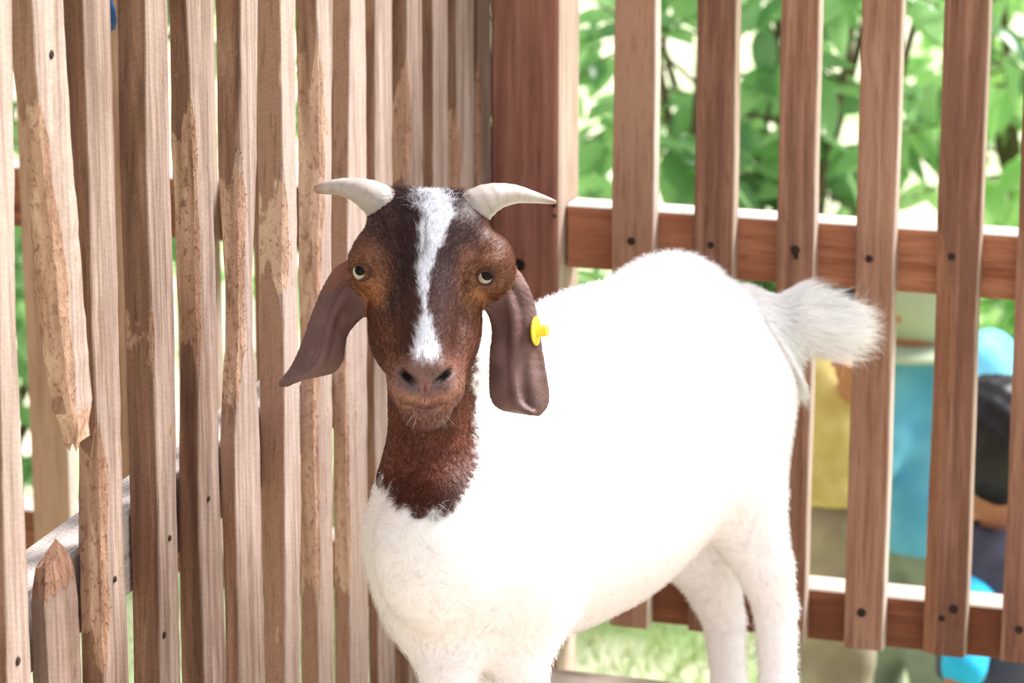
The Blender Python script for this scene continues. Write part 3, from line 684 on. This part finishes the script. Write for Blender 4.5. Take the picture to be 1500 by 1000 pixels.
nt.links.new(b.outputs[0], ms.inputs[1]); nt.links.new(tr.outputs[0], ms.inputs[2]); nt.links.new(ms.outputs[0], nt.nodes['Material Output'].inputs['Surface'])
fu = link('fur', me, m_fur, g)
m_tf, nt, b = newmat('white_tail_hair'); b.inputs['Base Color'].default_value = (.97, .965, .96, 1); b.inputs['Roughness'].default_value = .6; b.inputs['Specular IOR Level'].default_value = .2
tr = nd(nt, 'ShaderNodeBsdfTranslucent'); tr.inputs['Color'].default_value = (.98, .975, .97, 1); ms = nd(nt, 'ShaderNodeMixShader'); ms.inputs[0].default_value = .5
nt.links.new(b.outputs[0], ms.inputs[1]); nt.links.new(tr.outputs[0], ms.inputs[2]); nt.links.new(ms.outputs[0], nt.nodes['Material Output'].inputs['Surface'])
TV = np.concatenate([TF[0][0], RF[0][0]]).reshape(-1, 3); k5 = (np.arange(len(TV) // 5) * 5)[:, None]
tfo = np_mesh('tail_hair', TV, np.concatenate([k5 + np.array([[0, 1, 2]]), k5 + np.array([[0, 2, 3]]), k5 + np.array([[3, 2, 4]])]), m_tf, g, smooth=False); tfo['kind'] = 'stuff'; fu['kind'] = 'stuff'

# ---- horns, eyes, ear tag
def tube(path, radii, k=16, flat=1., upv=None, caps=True):
    path = [np.array(q, float) for q in path]; rings = []; prev = None
    for i, q in enumerate(path):
        t = path[min(i + 1, len(path) - 1)] - path[max(i - 1, 0)]; t /= np.linalg.norm(t)
        a = upv - (upv @ t) * t if upv is not None else (np.cross(t, (0, 0, 1.)) if prev is None else prev - (prev @ t) * t)
        a /= np.linalg.norm(a); prev = a; b = np.cross(t, a)
        rings.append([q + (a * math.cos(x) * radii[i] + b * math.sin(x) * radii[i] * flat) for x in np.linspace(0, 2 * math.pi, k, endpoint=False)])
    return loft(rings, caps)
def catmull(pts, n):
    pts = np.array(pts, float); out = []
    for x in np.linspace(0, len(pts) - 1, n):
        i = int(min(x, len(pts) - 1.0001)); f = x - i; q = [pts[max(0, min(len(pts) - 1, i + d))] for d in (-1, 0, 1, 2)]
        out.append(.5 * (2 * q[1] + (q[2] - q[0]) * f + (2 * q[0] - 5 * q[1] + 4 * q[2] - q[3]) * f * f + (3 * q[1] - q[0] - 3 * q[2] + q[3]) * f ** 3))
    return np.array(out)
m_horn, nt, b = newmat('horn'); L = nt.links.new
at = nd(nt, 'ShaderNodeVertexColor', layer_name='Col'); no = nd(nt, 'ShaderNodeTexNoise'); no.inputs['Scale'].default_value = 90; no.inputs['Detail'].default_value = 6
tc = nd(nt, 'ShaderNodeTexCoord'); L(tc.outputs['Object'], no.inputs['Vector'])
mr = nd(nt, 'ShaderNodeMapRange'); mr.inputs['From Min'].default_value = .5; mr.inputs['From Max'].default_value = .75; mr.inputs['To Max'].default_value = .55; L(no.outputs[0], mr.inputs[0])
mxn = nd(nt, 'ShaderNodeMix', data_type='RGBA', blend_type='MULTIPLY'); L(mr.outputs[0], mxn.inputs[0]); L(at.outputs[0], mxn.inputs[6]); mxn.inputs[7].default_value = (.55, .5, .48, 1); L(mxn.outputs[2], b.inputs['Base Color'])
b.inputs['Roughness'].default_value = .5
bp = nd(nt, 'ShaderNodeBump'); bp.inputs['Strength'].default_value = .4; bp.inputs['Distance'].default_value = .002; L(no.outputs[0], bp.inputs['Height']); L(bp.outputs[0], b.inputs['Normal'])
def horn(pts, rad, tipdark):
    path = catmull(pts, 36); rr = np.interp(np.linspace(0, 1, 36), np.linspace(0, 1, len(rad)), rad)
    W = [Hp(*q) for q in path]; V, Fc = tube(W, [r * (1 + .035 * math.sin(i * 2.1) * (1 - i / 36)) / PXM for i, r in enumerate(rr)], 18, .8)
    o = mesh('horn', V, Fc, m_horn, g, True)
    n = len(W); cols = []
    for i in range(n):
        f = i / (n - 1); c = S2(160, 150, 145) * (1 - f) + S2(182, 170, 162) * f
        if f > tipdark: c = c + (S2(150, 112, 96) - c) * min(1, (f - tipdark) / .2)
        cols += [c] * 18
    at = o.data.color_attributes.new('Col', 'FLOAT_COLOR', 'POINT'); at.data.foreach_set('color', np.concatenate([np.array(cols), np.ones((len(cols), 1))], 1).astype(np.float32).ravel())
horn([(582, 326, -50), (562, 300, -38), (532, 281, -36), (502, 273, -44), (478, 273, -56), (462, 275, -66)], [38, 38, 31, 21, 15, 12, 8], .74)
horn([(674, 332, -50), (694, 306, -38), (720, 289, -36), (752, 283, -44), (784, 287, -56), (817, 294, -66)], [38, 38, 32, 23, 16, 10, 3], .82)
m_eye = plain('eye_pale_iris', (184, 168, 148), .15, .4); m_pup = plain('pupil', (5, 6, 10), .1, .18); m_lid = plain('eyelid_rim', (74, 48, 42), .6)
def sphere_mesh(c, r, R, k=14, cap=math.pi, sq=1):
    rings = []
    for i in range(k + 1):
        a = max(1e-3, cap * i / k); rings.append([c + R @ np.array([math.sin(a) * math.cos(x) * r, math.sin(a) * math.sin(x) * r * sq, math.cos(a) * r]) for x in np.linspace(0, 2 * math.pi, 20, endpoint=False)])
    return loft(rings)
def surf_w(u, v):
    ws = np.linspace(140, -80, 441); p = np.array([Hp(u, v, x) for x in ws], np.float32); d = goat_sdf(p); i = np.argmax(d < 0); return ws[i]
for (eu, ev, sx), (pu, pv) in zip(EYES, ((527.8, 394.8), (713.8, 402))):
    w0 = surf_w(eu, ev); R_ = 14.5; cw = w0 - 8.5
    c = Hp(eu, ev, cw); V, Fc = sphere_mesh(c, R_ / PXM, HM); eo = mesh('eye', V, Fc, m_eye, g, True)
    dz = math.sqrt(R_ ** 2 - (pu - eu) ** 2 - (pv - ev) ** 2); dirp = HM @ np.array([pu - eu, ev - pv, dz]); dirp /= np.linalg.norm(dirp)
    a = np.cross(dirp, HU); a /= np.linalg.norm(a); bb = np.cross(dirp, a); Rm = np.stack([a, bb, dirp], 1)
    V, Fc = sphere_mesh(c, (R_ + .35) / PXM, Rm, 8, .62); mesh('pupil', V, Fc, m_pup, eo, True)
    path = []
    for x in np.linspace(0, 2 * math.pi, 29):
        uu = eu + 12.5 * math.cos(x); vv_ = ev - (11.5 if math.sin(x) > 0 else 12.5) * math.sin(x); ww = surf_w(uu, vv_)
        path.append(Hp(uu, vv_, max(ww, cw + 3) + 0.5))
    V, Fc = tube(path, [2.2 / PXM] * 29, 8); mesh('eyelid', V, Fc, m_lid, eo, True)
m_tag = plain('yellow_plastic', (236, 214, 60), .4, .4)
tp = Hp(786, 485, -30)
tn = HM @ np.array([.93, 0.02, .35]); tn /= np.linalg.norm(tn)
a = np.cross(tn, HU); a /= np.linalg.norm(a); bb = np.cross(tn, a)
def revolve(prof, c, ax, a, b, k=20): return loft([[c + ax * h + (a * math.cos(x) + b * math.sin(x)) * max(r, 1e-5) for x in np.linspace(0, 2 * math.pi, k, endpoint=False)] for r, h in prof])
V, Fc = revolve([(.0128, -.001), (.0138, 0), (.0138, .0012), (.012, .002), (.006, .0022), (.0058, .0026)], tp, tn, a, bb); et = mesh('ear_tag', V, Fc, m_tag, g, False); et['label'] = 'round yellow plastic ear tag'
V, Fc = revolve([(.0056, .001), (.0056, .011), (.0050, .0118), (.003, .0120)], tp, tn, a, bb, 14); mesh('stud', V, Fc, m_tag, et)
# whiskers and stray hairs on the chin
wv, wf = [], []
for q in range(7):
    uu = 623 + random.uniform(-32, 32); vv_ = random.uniform(596, 618); p0 = Hp(uu, vv_, surf_w(uu, vv_)); d = HM @ np.array([(uu - 623) / 40, -.8, .3]); Ln = random.uniform(.008, .018); s_ = HR * .00018; k = len(wv)
    wv += [p0 - s_, p0 + s_, p0 + d * Ln]; wf.append((k, k + 1, k + 2))
wk = mesh('whiskers', wv, wf, plain('whisker', (200, 180, 160)), g); wk['kind'] = 'stuff'

# ================================================================== OUTSIDE: ground, grass, shrubs
GZ = -.65
m_gr, nt, b = newmat('lawn'); L = nt.links.new
tc = nd(nt, 'ShaderNodeTexCoord'); n1 = nd(nt, 'ShaderNodeTexNoise'); n1.inputs['Scale'].default_value = 5; n1.inputs['Detail'].default_value = 5; L(tc.outputs['Object'], n1.inputs['Vector'])
rp = nd(nt, 'ShaderNodeValToRGB'); e = rp.color_ramp.elements; e[0].position = .38; e[0].color = (*s2l((166, 188, 130)), 1); e[1].position = .62; e[1].color = (*s2l((216, 212, 186)), 1)
L(n1.outputs[0], rp.inputs[0]); L(rp.outputs[0], b.inputs['Base Color']); b.inputs['Roughness'].default_value = .9
def gz(x, y): return GZ + .02 * math.sin(x * 1.7) * math.sin(y * 1.3) + max(0, y - 12) * .12
nx_, ny_ = 40, 40; gx = np.linspace(-16, 20, nx_); gy = np.concatenate([np.linspace(-4, 14, 24), np.linspace(15, 60, 16)])
gr = mesh('ground', [(x, y, gz(x, y)) for y in gy for x in gx], [(j * nx_ + i, j * nx_ + i + 1, (j + 1) * nx_ + i + 1, (j + 1) * nx_ + i) for j in range(ny_ - 1) for i in range(nx_ - 1)], m_gr, None, True)
tag(gr, 'patchy green and straw-coloured lawn around the pen', None, None, 'structure')
m_gb, nt, b = newmat('grass_blade'); L = nt.links.new
gi = nd(nt, 'ShaderNodeNewGeometry'); rp = nd(nt, 'ShaderNodeValToRGB'); e = rp.color_ramp.elements; e[0].color = (*s2l((130, 172, 90)), 1); e[1].color = (*s2l((208, 210, 156)), 1)
L(gi.outputs['Random Per Island'], rp.inputs[0]); L(rp.outputs[0], b.inputs['Base Color']); b.inputs['Roughness'].default_value = .7
n_ = 18000; r = np.random.default_rng(3); x = r.uniform(-1.2, 2.4, n_); y = r.uniform(4.4, 6.0, n_); z = np.array([gz(a, c) for a, c in zip(x, y)])
a = r.uniform(0, 6.28, n_); hgt = r.uniform(.02, .06, n_); tilt = r.normal(0, .5, (n_, 2)) * hgt[:, None]; wd = .0022
p = np.stack([x, y, z], 1); sd_ = np.stack([np.cos(a), np.sin(a), 0 * a], 1) * wd; tip = p + np.concatenate([tilt, hgt[:, None]], 1)
V = np.stack([p - sd_, p + sd_, tip], 1).reshape(-1, 3)
go = np_mesh('grass', V, np.arange(n_ * 3).reshape(-1, 3), m_gb, None, smooth=False); tag(go, 'short tufted grass blades on the lawn behind the fence', 'grass', None, 'stuff')

def leafmat(name, a, c, gloss):
    m, nt, b = newmat(name); L = nt.links.new
    gi = nd(nt, 'ShaderNodeNewGeometry'); oi = nd(nt, 'ShaderNodeObjectInfo'); ad = nd(nt, 'ShaderNodeMath', operation='ADD'); fr = nd(nt, 'ShaderNodeMath', operation='FRACT')
    L(gi.outputs['Random Per Island'], ad.inputs[0]); L(oi.outputs['Random'], ad.inputs[1]); L(ad.outputs[0], fr.inputs[0])
    rp = nd(nt, 'ShaderNodeValToRGB'); e = rp.color_ramp.elements; e[0].color = (*s2l(a), 1); e[1].color = (*s2l(c), 1); L(fr.outputs[0], rp.inputs[0])
    L(rp.outputs[0], b.inputs['Base Color']); b.inputs['Roughness'].default_value = gloss; b.inputs['Specular IOR Level'].default_value = .8
    t = nd(nt, 'ShaderNodeBsdfTranslucent'); ms = nd(nt, 'ShaderNodeMixShader'); ms.inputs[0].default_value = .58
    hs = nd(nt, 'ShaderNodeHueSaturation'); hs.inputs['Value'].default_value = 1.6; hs.inputs['Hue'].default_value = .492; hs.inputs['Saturation'].default_value = .85; L(rp.outputs[0], hs.inputs['Color']); L(hs.outputs[0], t.inputs['Color'])
    L(b.outputs[0], ms.inputs[1]); L(t.outputs[0], ms.inputs[2]); L(ms.outputs[0], nt.nodes['Material Output'].inputs['Surface']); return m
LM = [leafmat('deep_green_leaf', (84, 132, 82), (156, 200, 136), .22), leafmat('bright_green_leaf', (140, 190, 122), (214, 236, 184), .22), leafmat('yellow_green_leaf', (164, 200, 134), (224, 238, 190), .22)]
M_BARK = plain('grey_bark', (104, 88, 72), .9)
def leaf_geo(wid, curl):
    V, Fc = [], []
    for i in range(7):
        s = i / 6; wx = wid * math.sin(math.pi * min(1, s ** .8 * .98 + .01)) ** .8 * .5; zc = -curl * s * s; 
        V += [(-wx, s, zc + wx * .35), (0, s, zc), (wx, s, zc + wx * .35)]
    for i in range(6):
        for k in (0, 1): Fc.append((i * 3 + k, i * 3 + k + 1, i * 3 + k + 4, i * 3 + k + 3))
    return np.array(V), Fc
LG = [leaf_geo(.52, .25), leaf_geo(.45, .45), leaf_geo(.6, .15)]
def shrub(cx, cy, seed, mat, label, nst=9, H=2.1, spread=.75):
    r = random.Random(seed); root = empty('leafy_shrub', (cx, cy, gz(cx, cy)), label, 'shrub', 'shrubs behind the pen')
    me3 = []
    for (LV, LF) in LG:
        me = bpy.data.meshes.new('leaf'); me.from_pydata([tuple(q) for q in LV], [], LF); me.shade_smooth(); me.materials.append(mat); me3.append(me)
    leaves = []
    for s in range(nst):
        a = r.uniform(0, 6.28); rad = spread * r.uniform(.25, 1) ; hh = H * r.uniform(.65, 1.05); pts = []
        ex, ey = math.cos(a) * rad, math.sin(a) * rad * .75
        for k in range(7):
            f = k / 6; pts.append(np.array([cx + ex * f ** .8 + r.uniform(-.03, .03), cy + ey * f ** .8 + r.uniform(-.03, .03), gz(cx, cy) + hh * f]))
        V, Fc = tube(pts, [.014 - .010 * k / 6 for k in range(7)], 6); mesh('stem', V, Fc, M_BARK, root, True)
        tw_V, tw_F = [], []
        for t in range(16):
            f = r.uniform(.12, 1) ; k = min(5, int(f * 6)); p = pts[k] + (pts[k + 1] - pts[k]) * (f * 6 - k)
            d = np.array([r.gauss(0, 1), r.gauss(0, .9) - .3, r.gauss(.1, .5)]); d /= np.linalg.norm(d); Lt = r.uniform(.18, .42)
            tp_ = [p, p + d * Lt * .5 + np.array([0, 0, .01]), p + d * Lt + np.array([0, 0, -.03])]; V, Fc = tube(tp_, [.004, .003, .0015], 4); o_ = len(tw_V); tw_V += list(V); tw_F += [tuple(i + o_ for i in q) for q in Fc]
            for l in range(9):
                g_ = .25 + .75 * l / 8; q = p + d * Lt * g_; sz = r.uniform(.065, .12)
                ld = d * .5 + np.array([r.gauss(0, .7), r.gauss(-.1, .6), r.gauss(-.35, .45)]); ld /= np.linalg.norm(ld)
                nn = np.array([r.gauss(0, .45), r.gauss(-.35, .45), 1.]); nn -= (nn @ ld) * ld; nn /= np.linalg.norm(nn); xx = np.cross(ld, nn)
                leaves.append((q, np.stack([xx, ld, nn], 1) * sz, r.randrange(3)))
        tw = mesh('twigs', tw_V, tw_F, M_BARK, root); tw['kind'] = 'stuff'
    def score(lv):
        c = lv[0] - CAM; zc = c @ FWD; u = 750 + FPX * (c @ RT) / zc; v = 500 - FPX * (c @ UP) / zc
        return (0 if (-20 < u < 1520 and -20 < v < 760) else 1, zc)
    leaves.sort(key=score)
    from mathutils import Matrix
    for q, R, k in leaves[:285]:
        o = bpy.data.objects.new('leaf', me3[k]); COL.objects.link(o); o.parent = root
        M = np.eye(4); M[:3, :3] = R; M[:3, 3] = q - np.array(root.location); o.matrix_local = Matrix(M.tolist())
    SV, SF = [], []; off = 0
    for q, R, k in leaves[285:]:
        LV, LF = LG[k]; SV.append(LV @ R.T + q); SF.append(np.array(LF) + off); off += len(LV)
    fo = np_mesh('foliage', np.concatenate(SV), np.concatenate(SF), mat, root); fo['kind'] = 'stuff'
SH = [(-1.1, 6.3, 0, 'deep green broad-leaved shrub seen through the rough side fence'), (-.25, 6.5, 1, 'bright green shrub behind the corner post'),
      (.45, 6.2, 0, 'deep green glossy shrub just right of the corner post'), (1.15, 6.5, 1, 'bright green shrub behind the child in yellow'), (1.95, 6.4, 2, 'yellow-green sunlit shrub behind the dark-haired child')]
for i, (x, y, m, lab) in enumerate(SH): shrub(x, y, 40 + i, LM[m], lab)

# ================================================================== CHILDREN OUTSIDE THE FENCE
def eul(yaw): c, s = math.cos(yaw), math.sin(yaw); return np.array([[c, -s, 0], [s, c, 0], [0, 0, 1.]])
SKIN = plain('warm_skin', (176, 120, 92), .5); HAIR = plain('black_hair', (26, 22, 28), .5, .3)
def child(label, hips, chest, neck, headc, yaw, armL, armR, legs, shirt, hem, trous, hairmat, cap=None, sleeve=1., sc=1., vest=None):
    """yaw: direction the face looks (radians, 0 = +X); arms: (shoulder, elbow, hand)"""
    root = empty('person', (hips[0], hips[1], GZ), label, 'person', 'children visiting outside the fence')
    Fd = np.array([math.cos(yaw), math.sin(yaw), 0]); Sd = np.array([-Fd[1], Fd[0], 0]); Rh = np.stack([Fd, Sd, [0, 0, 1.]], 1); hips, chest, neck, headc = map(np.array, (hips, chest, neck, headc))
    tx = np.stack([Fd, Sd, [0, 0, 1.]], 1)
    def torso(p, g=0):
        d = ell(p, hips, (.068 + g, .085 + g, .075 + g), tx); md = (hips + chest) / 2
        d = smin(d, ell(p, md, (.064 + g, .08 + g, .11 + g), tx), .05); d = smin(d, ell(p, chest, (.068 + g, .092 + g, .085 + g), tx), .04); return d
    def arms(p, g=0, k=1.):
        d = None
        for s_, e_, h_ in (armL, armR):
            s_, e_, h_ = map(np.array, (s_, e_, h_)); c = cone(p, s_, e_, .034 + g, .026 + g)
            if k > .5: c = smin(c, cone(p, e_, e_ + (h_ - e_) * (1 if k > 1.5 else .35 if k < 1.2 else .9), .026 + g, .019 + g), .01)
            d = c if d is None else np.minimum(d, c)
        return d
    def legf(p, g=0, full=True):
        d = None
        for hp, kn, an in legs:
            hp, kn, an = map(np.array, (hp, kn, an)); c = smin(cone(p, hp, kn, .062 + g, .045 + g), cone(p, kn, an, .045 + g, .028 + g), .02); d = c if d is None else smin(d, c, .01)
        return d
    def hand(p):
        d = None
        for s_, e_, h_ in (armL, armR):
            e_, h_ = np.array(e_), np.array(h_); f_ = (h_ - e_) / np.linalg.norm(h_ - e_); si = np.cross(f_, (0.2, .3, .9)); si /= np.linalg.norm(si); no_ = np.cross(f_, si)
            c = ell(p, h_ + f_ * .028, (.030, .024, .012), np.stack([f_, si, no_], 1))
            for i, (o_, ln) in enumerate(((-.018, .030), (-.006, .037), (.006, .039), (.017, .033))):
                b0 = h_ + f_ * .05 + si * o_; b1 = b0 + f_ * ln * .55 + no_ * .004; b2 = b1 + f_ * ln * .4 + no_ * .012; c = np.minimum(c, np.minimum(cone(p, b0, b1, .0072, .0066), cone(p, b1, b2, .0066, .0058)))
            b0 = h_ + f_ * .018 - si * .02; b1 = b0 + f_ * .02 - si * .018; c = smin(c, cone(p, b0, b1, .0085, .007), .006); c = np.minimum(c, cone(p, b1, b1 + f_ * .018, .007, .006))
            d = c if d is None else np.minimum(d, c)
        return d
    HRd = (.082, .070, .092)
    def headf(p, g=0): 
        return smin(ell(p, headc, tuple(x + g for x in HRd), Rh), ell(p, headc + Fd * .022 - np.array([0, 0, .045]), (.05 + g, .048 + g, .05 + g), Rh), .03)
    def bodyf(p):
        d = smin(torso(p), arms(p, 0, 2.), .02); d = smin(d, legf(p), .02); d = smin(d, cone(p, chest + np.array([0, 0, .05]), headc - np.array([0, 0, .05]), .036, .036), .02)
        d = smin(d, headf(p), .012); d = smin(d, hand(p), .008)
        d = smin(d, ell(p, headc + Fd * .086 - np.array([0, 0, .02]), (.014, .011, .017), Rh), .008)
        for s_ in (-1, 1):
            d = smin(d, ell(p, headc + Sd * s_ * .072 - Fd * .008 - np.array([0, 0, .018]), (.017, .008, .026), Rh), .004)
            d = np.maximum(d, -(ell(p, headc + Fd * .082 + Sd * s_ * .028 - np.array([0, 0, .002]), (.012, .014, .007), Rh) + .001))
        d = np.maximum(d, -ell(p, headc + Fd * .078 - np.array([0, 0, .056]), (.008, .02, .003), Rh))
        for hp, kn, an in legs: d = smin(d, ell(p, np.array(an) + Fd * .04 - np.array([0, 0, .02]), (.075, .032, .026), Rh), .015)
        return d
    pts = np.array([hips, chest, headc] + [q for a in (armL, armR) for q in a] + [q for l in legs for q in l]); lo = pts.min(0) - .15; hi = pts.max(0) + .15
    V, Q = mesh_sdf(bodyf, lo, hi, .0065, 4, 2.2); np_mesh('body', V, Q, SKIN, root)
    def shirtf(p, g=.014):
        d = np.minimum(torso(p, g + .004), arms(p, g, sleeve)) if sleeve else torso(p, g + .004)
        d = smin(torso(p, g + .004), arms(p, g, sleeve), .02)
        fold = .0035 * np.sin(p[:, 0] * 60 + p[:, 2] * 45) * np.sin(p[:, 2] * 30 + 1)
        flare = np.clip((hips[2] + .05 - p[:, 2]), 0, .2) * .0
        skirt = ell(p, hips + np.array([0, 0, .0]), (.092, .105, .16), tx); d = smin(d, skirt, .03)
        d = np.maximum(d + fold, hem - p[:, 2]); d = np.maximum(d, -cone(p, chest + np.array([0, 0, .07]), headc, .042, .05)); return d.astype(np.float32)
    V, Q = mesh_sdf(shirtf, lo, hi, .0075, 4, 2.4); so = np_mesh('shirt', V, Q, shirt, root)
    if vest is not None:
        vf = lambda p: np.maximum(np.maximum(np.maximum(smin(torso(p, .034), ell(p, hips, (.108, .120, .17), tx), .03), hem - p[:, 2]), -cone(p, chest + np.array([0, 0, .06]), headc, .047, .055)), -arms(p, .006, 1.)).astype(np.float32)
        V, Q = mesh_sdf(vf, lo, hi, .0075, 4, 2.4); np_mesh('vest', V, Q, vest, root)
    tf = lambda p: np.maximum(smin(legf(p, .014), ell(p, hips, (.078, .095, .09), tx), .03) + .003 * np.sin(p[:, 2] * 70 + p[:, 0] * 40), GZ + .07 - p[:, 2]).astype(np.float32)
    V, Q = mesh_sdf(tf, lo, hi, .0075, 4, 2.4); np_mesh('trousers', V, Q, trous, root)
    hf = lambda p: np.maximum(ell(p, headc + np.array([0, 0, .010]) - Fd * .008, (.090, .080, .096), Rh) + .0025 * np.sin(p[:, 0] * 160) * np.sin(p[:, 1] * 150 + p[:, 2] * 60), np.minimum((p - headc) @ (Fd * .75 - np.array([0, 0, .66])) - .022, 1)).astype(np.float32)
    V, Q = mesh_sdf(hf, headc - .16, headc + .16, .005); np_mesh('hair', V, Q, hairmat, root)
    if cap is not None:
        cf = lambda p: np.minimum(np.maximum(ell(p, headc + np.array([0, 0, .010]), (.102, .094, .104), Rh), headc[2] - .085 - p[:, 2]), np.maximum(ell(p, headc + np.array([0, 0, -.088]) + Fd * .01, (.112, .102, .014), Rh), -1)).astype(np.float32)
        V, Q = mesh_sdf(cf, headc - .2, headc + .2, .005); np_mesh('hat', V, Q, cap, root)
    shm = lambda p: np.minimum.reduce([np.maximum(ell(p, np.array(an) + Fd * .04 - np.array([0, 0, .02]), (.085, .038, .034), Rh), GZ - p[:, 2]) for _, _, an in legs]).astype(np.float32)
    for hp, kn, an in legs:
        an = np.array(an); V, Q = mesh_sdf(lambda p: np.maximum(ell(p, an + Fd * .04 - np.array([0, 0, .018]), (.088, .040, .042), Rh), GZ + .001 - p[:, 2]).astype(np.float32), an - .16, an + .16, .007); np_mesh('shoe', V, Q, SHOE, root)
    return root
SHOE = plain('pale_shoe', (214, 208, 212), .6)
def legset(hips, yaw, du=(0, 0), step=.02):
    Sd = np.array([-math.sin(yaw), math.cos(yaw), 0]); Fd = np.array([math.cos(yaw), math.sin(yaw), 0]); out = []
    for s_ in (-1, 1):
        hp = np.array(hips) + Sd * s_ * .045 - np.array([0, 0, .03]); an = np.array([hips[0] + du[0], hips[1] + du[1], GZ + .05]) + Sd * s_ * .06 + Fd * step * s_
        kn = (hp + an) / 2 + Fd * .015; out.append((hp, kn, an))
    return out
def cloth(name, a, c, sc=30):
    m, nt, b = newmat(name); L = nt.links.new; tc = nd(nt, 'ShaderNodeTexCoord'); n1 = nd(nt, 'ShaderNodeTexNoise'); n1.inputs['Scale'].default_value = sc; L(tc.outputs['Object'], n1.inputs['Vector'])
    rp = nd(nt, 'ShaderNodeValToRGB'); e = rp.color_ramp.elements; e[0].position = .35; e[0].color = (*s2l(a), 1); e[1].position = .65; e[1].color = (*s2l(c), 1); L(n1.outputs[0], rp.inputs[0]); L(rp.outputs[0], b.inputs['Base Color']); b.inputs['Roughness'].default_value = .85; return m
# child in yellow, seen from behind-left
hy, cy_, ny__, hdy = P(1206, 735, 5.05), P(1200, 590, 5.02), P(1206, 500, 5.02), P(1216, 418, 5.0)
yw = math.radians(-160)
child('child in yellow shirt and khaki trousers standing behind the fence', hy, cy_, ny__, hdy, yw,
      (P(1165, 540, 4.98), P(1140, 640, 4.96), P(1128, 720, 4.92)), (P(1234, 535, 5.06), P(1252, 610, 5.0), P(1246, 560, 4.9)),
      legset(hy, yw, (.045, 0)), cloth('yellow_shirt', (194, 174, 100), (210, 192, 124)), P(1210, 728, 5.0)[2], cloth('khaki_trousers', (128, 116, 96), (158, 146, 124), 14), HAIR, sleeve=0)
hy, cy_, ny__, hdy = P(1352, 760, 5.42), P(1398, 575, 5.38), P(1380, 500, 5.34), P(1345, 425, 5.28)
yw = math.radians(-115)
child('child in loose cyan shirt and pale hat leaning over behind the fence', hy, cy_, ny__, hdy, yw,
      (P(1322, 540, 5.36), P(1300, 640, 5.32), P(1272, 735, 5.28)), (P(1452, 525, 5.42), P(1462, 620, 5.40), P(1440, 700, 5.34)),
      legset(hy, yw, (-.02, 0)), cloth('cyan_shirt', (86, 168, 212), (116, 192, 224), 12), P(1340, 800, 5.4)[2], cloth('grey_olive_trousers', (112, 124, 110), (140, 150, 134), 14), HAIR,
      cap=plain('pale_hat', (166, 180, 158), .8), sleeve=1.)
hy, cy_, ny__, hdy = P(1500, 990, 4.78), P(1486, 862, 4.76), P(1470, 760, 4.74), P(1456, 652, 4.72)
yw = math.radians(118)
child('dark-haired child in black vest over bright blue sleeves behind the fence', hy, cy_, ny__, hdy, yw,
      (P(1432, 838, 4.74), P(1426, 900, 4.66), P(1408, 985, 4.62)), (P(1555, 838, 4.80), P(1575, 900, 4.76), P(1560, 990, 4.7)),
      legset(hy, yw, (.02, 0)), cloth('bright_blue_shirt', (20, 166, 222), (40, 184, 234), 12), P(1490, 985, 4.78)[2], cloth('dark_trousers', (40, 42, 60), (54, 56, 74), 14), HAIR,
      sleeve=1.3, vest=cloth('black_vest', (56, 56, 74), (74, 74, 94), 20))
# blue plastic strip tied between two side slats
on_, zz = onL(166, 22, TL - .04); zt_ = onL(166, -60, TL - .04)[1]; z0_ = onL(168, 46, TL - .04)[1]
rg = []
for j in range(9):
    z = z0_ + (zt_ - z0_) * j / 8; wv_ = .002 * math.sin(j * 1.3); c = F(TL - .045, on_ + .0, z)
    rg.append([c + NF * a_ + DF * (b_ + wv_) for a_, b_ in ((-.012, 0), (.012, .001), (.012, .0022), (-.012, .0012))])
V, Fc = loft(rg); bs = mesh('plastic_strip', V, Fc, plain('blue_plastic', (60, 140, 236), .35, .5)); tag(bs, 'bright blue plastic strip hanging between two rough slats', 'strip')
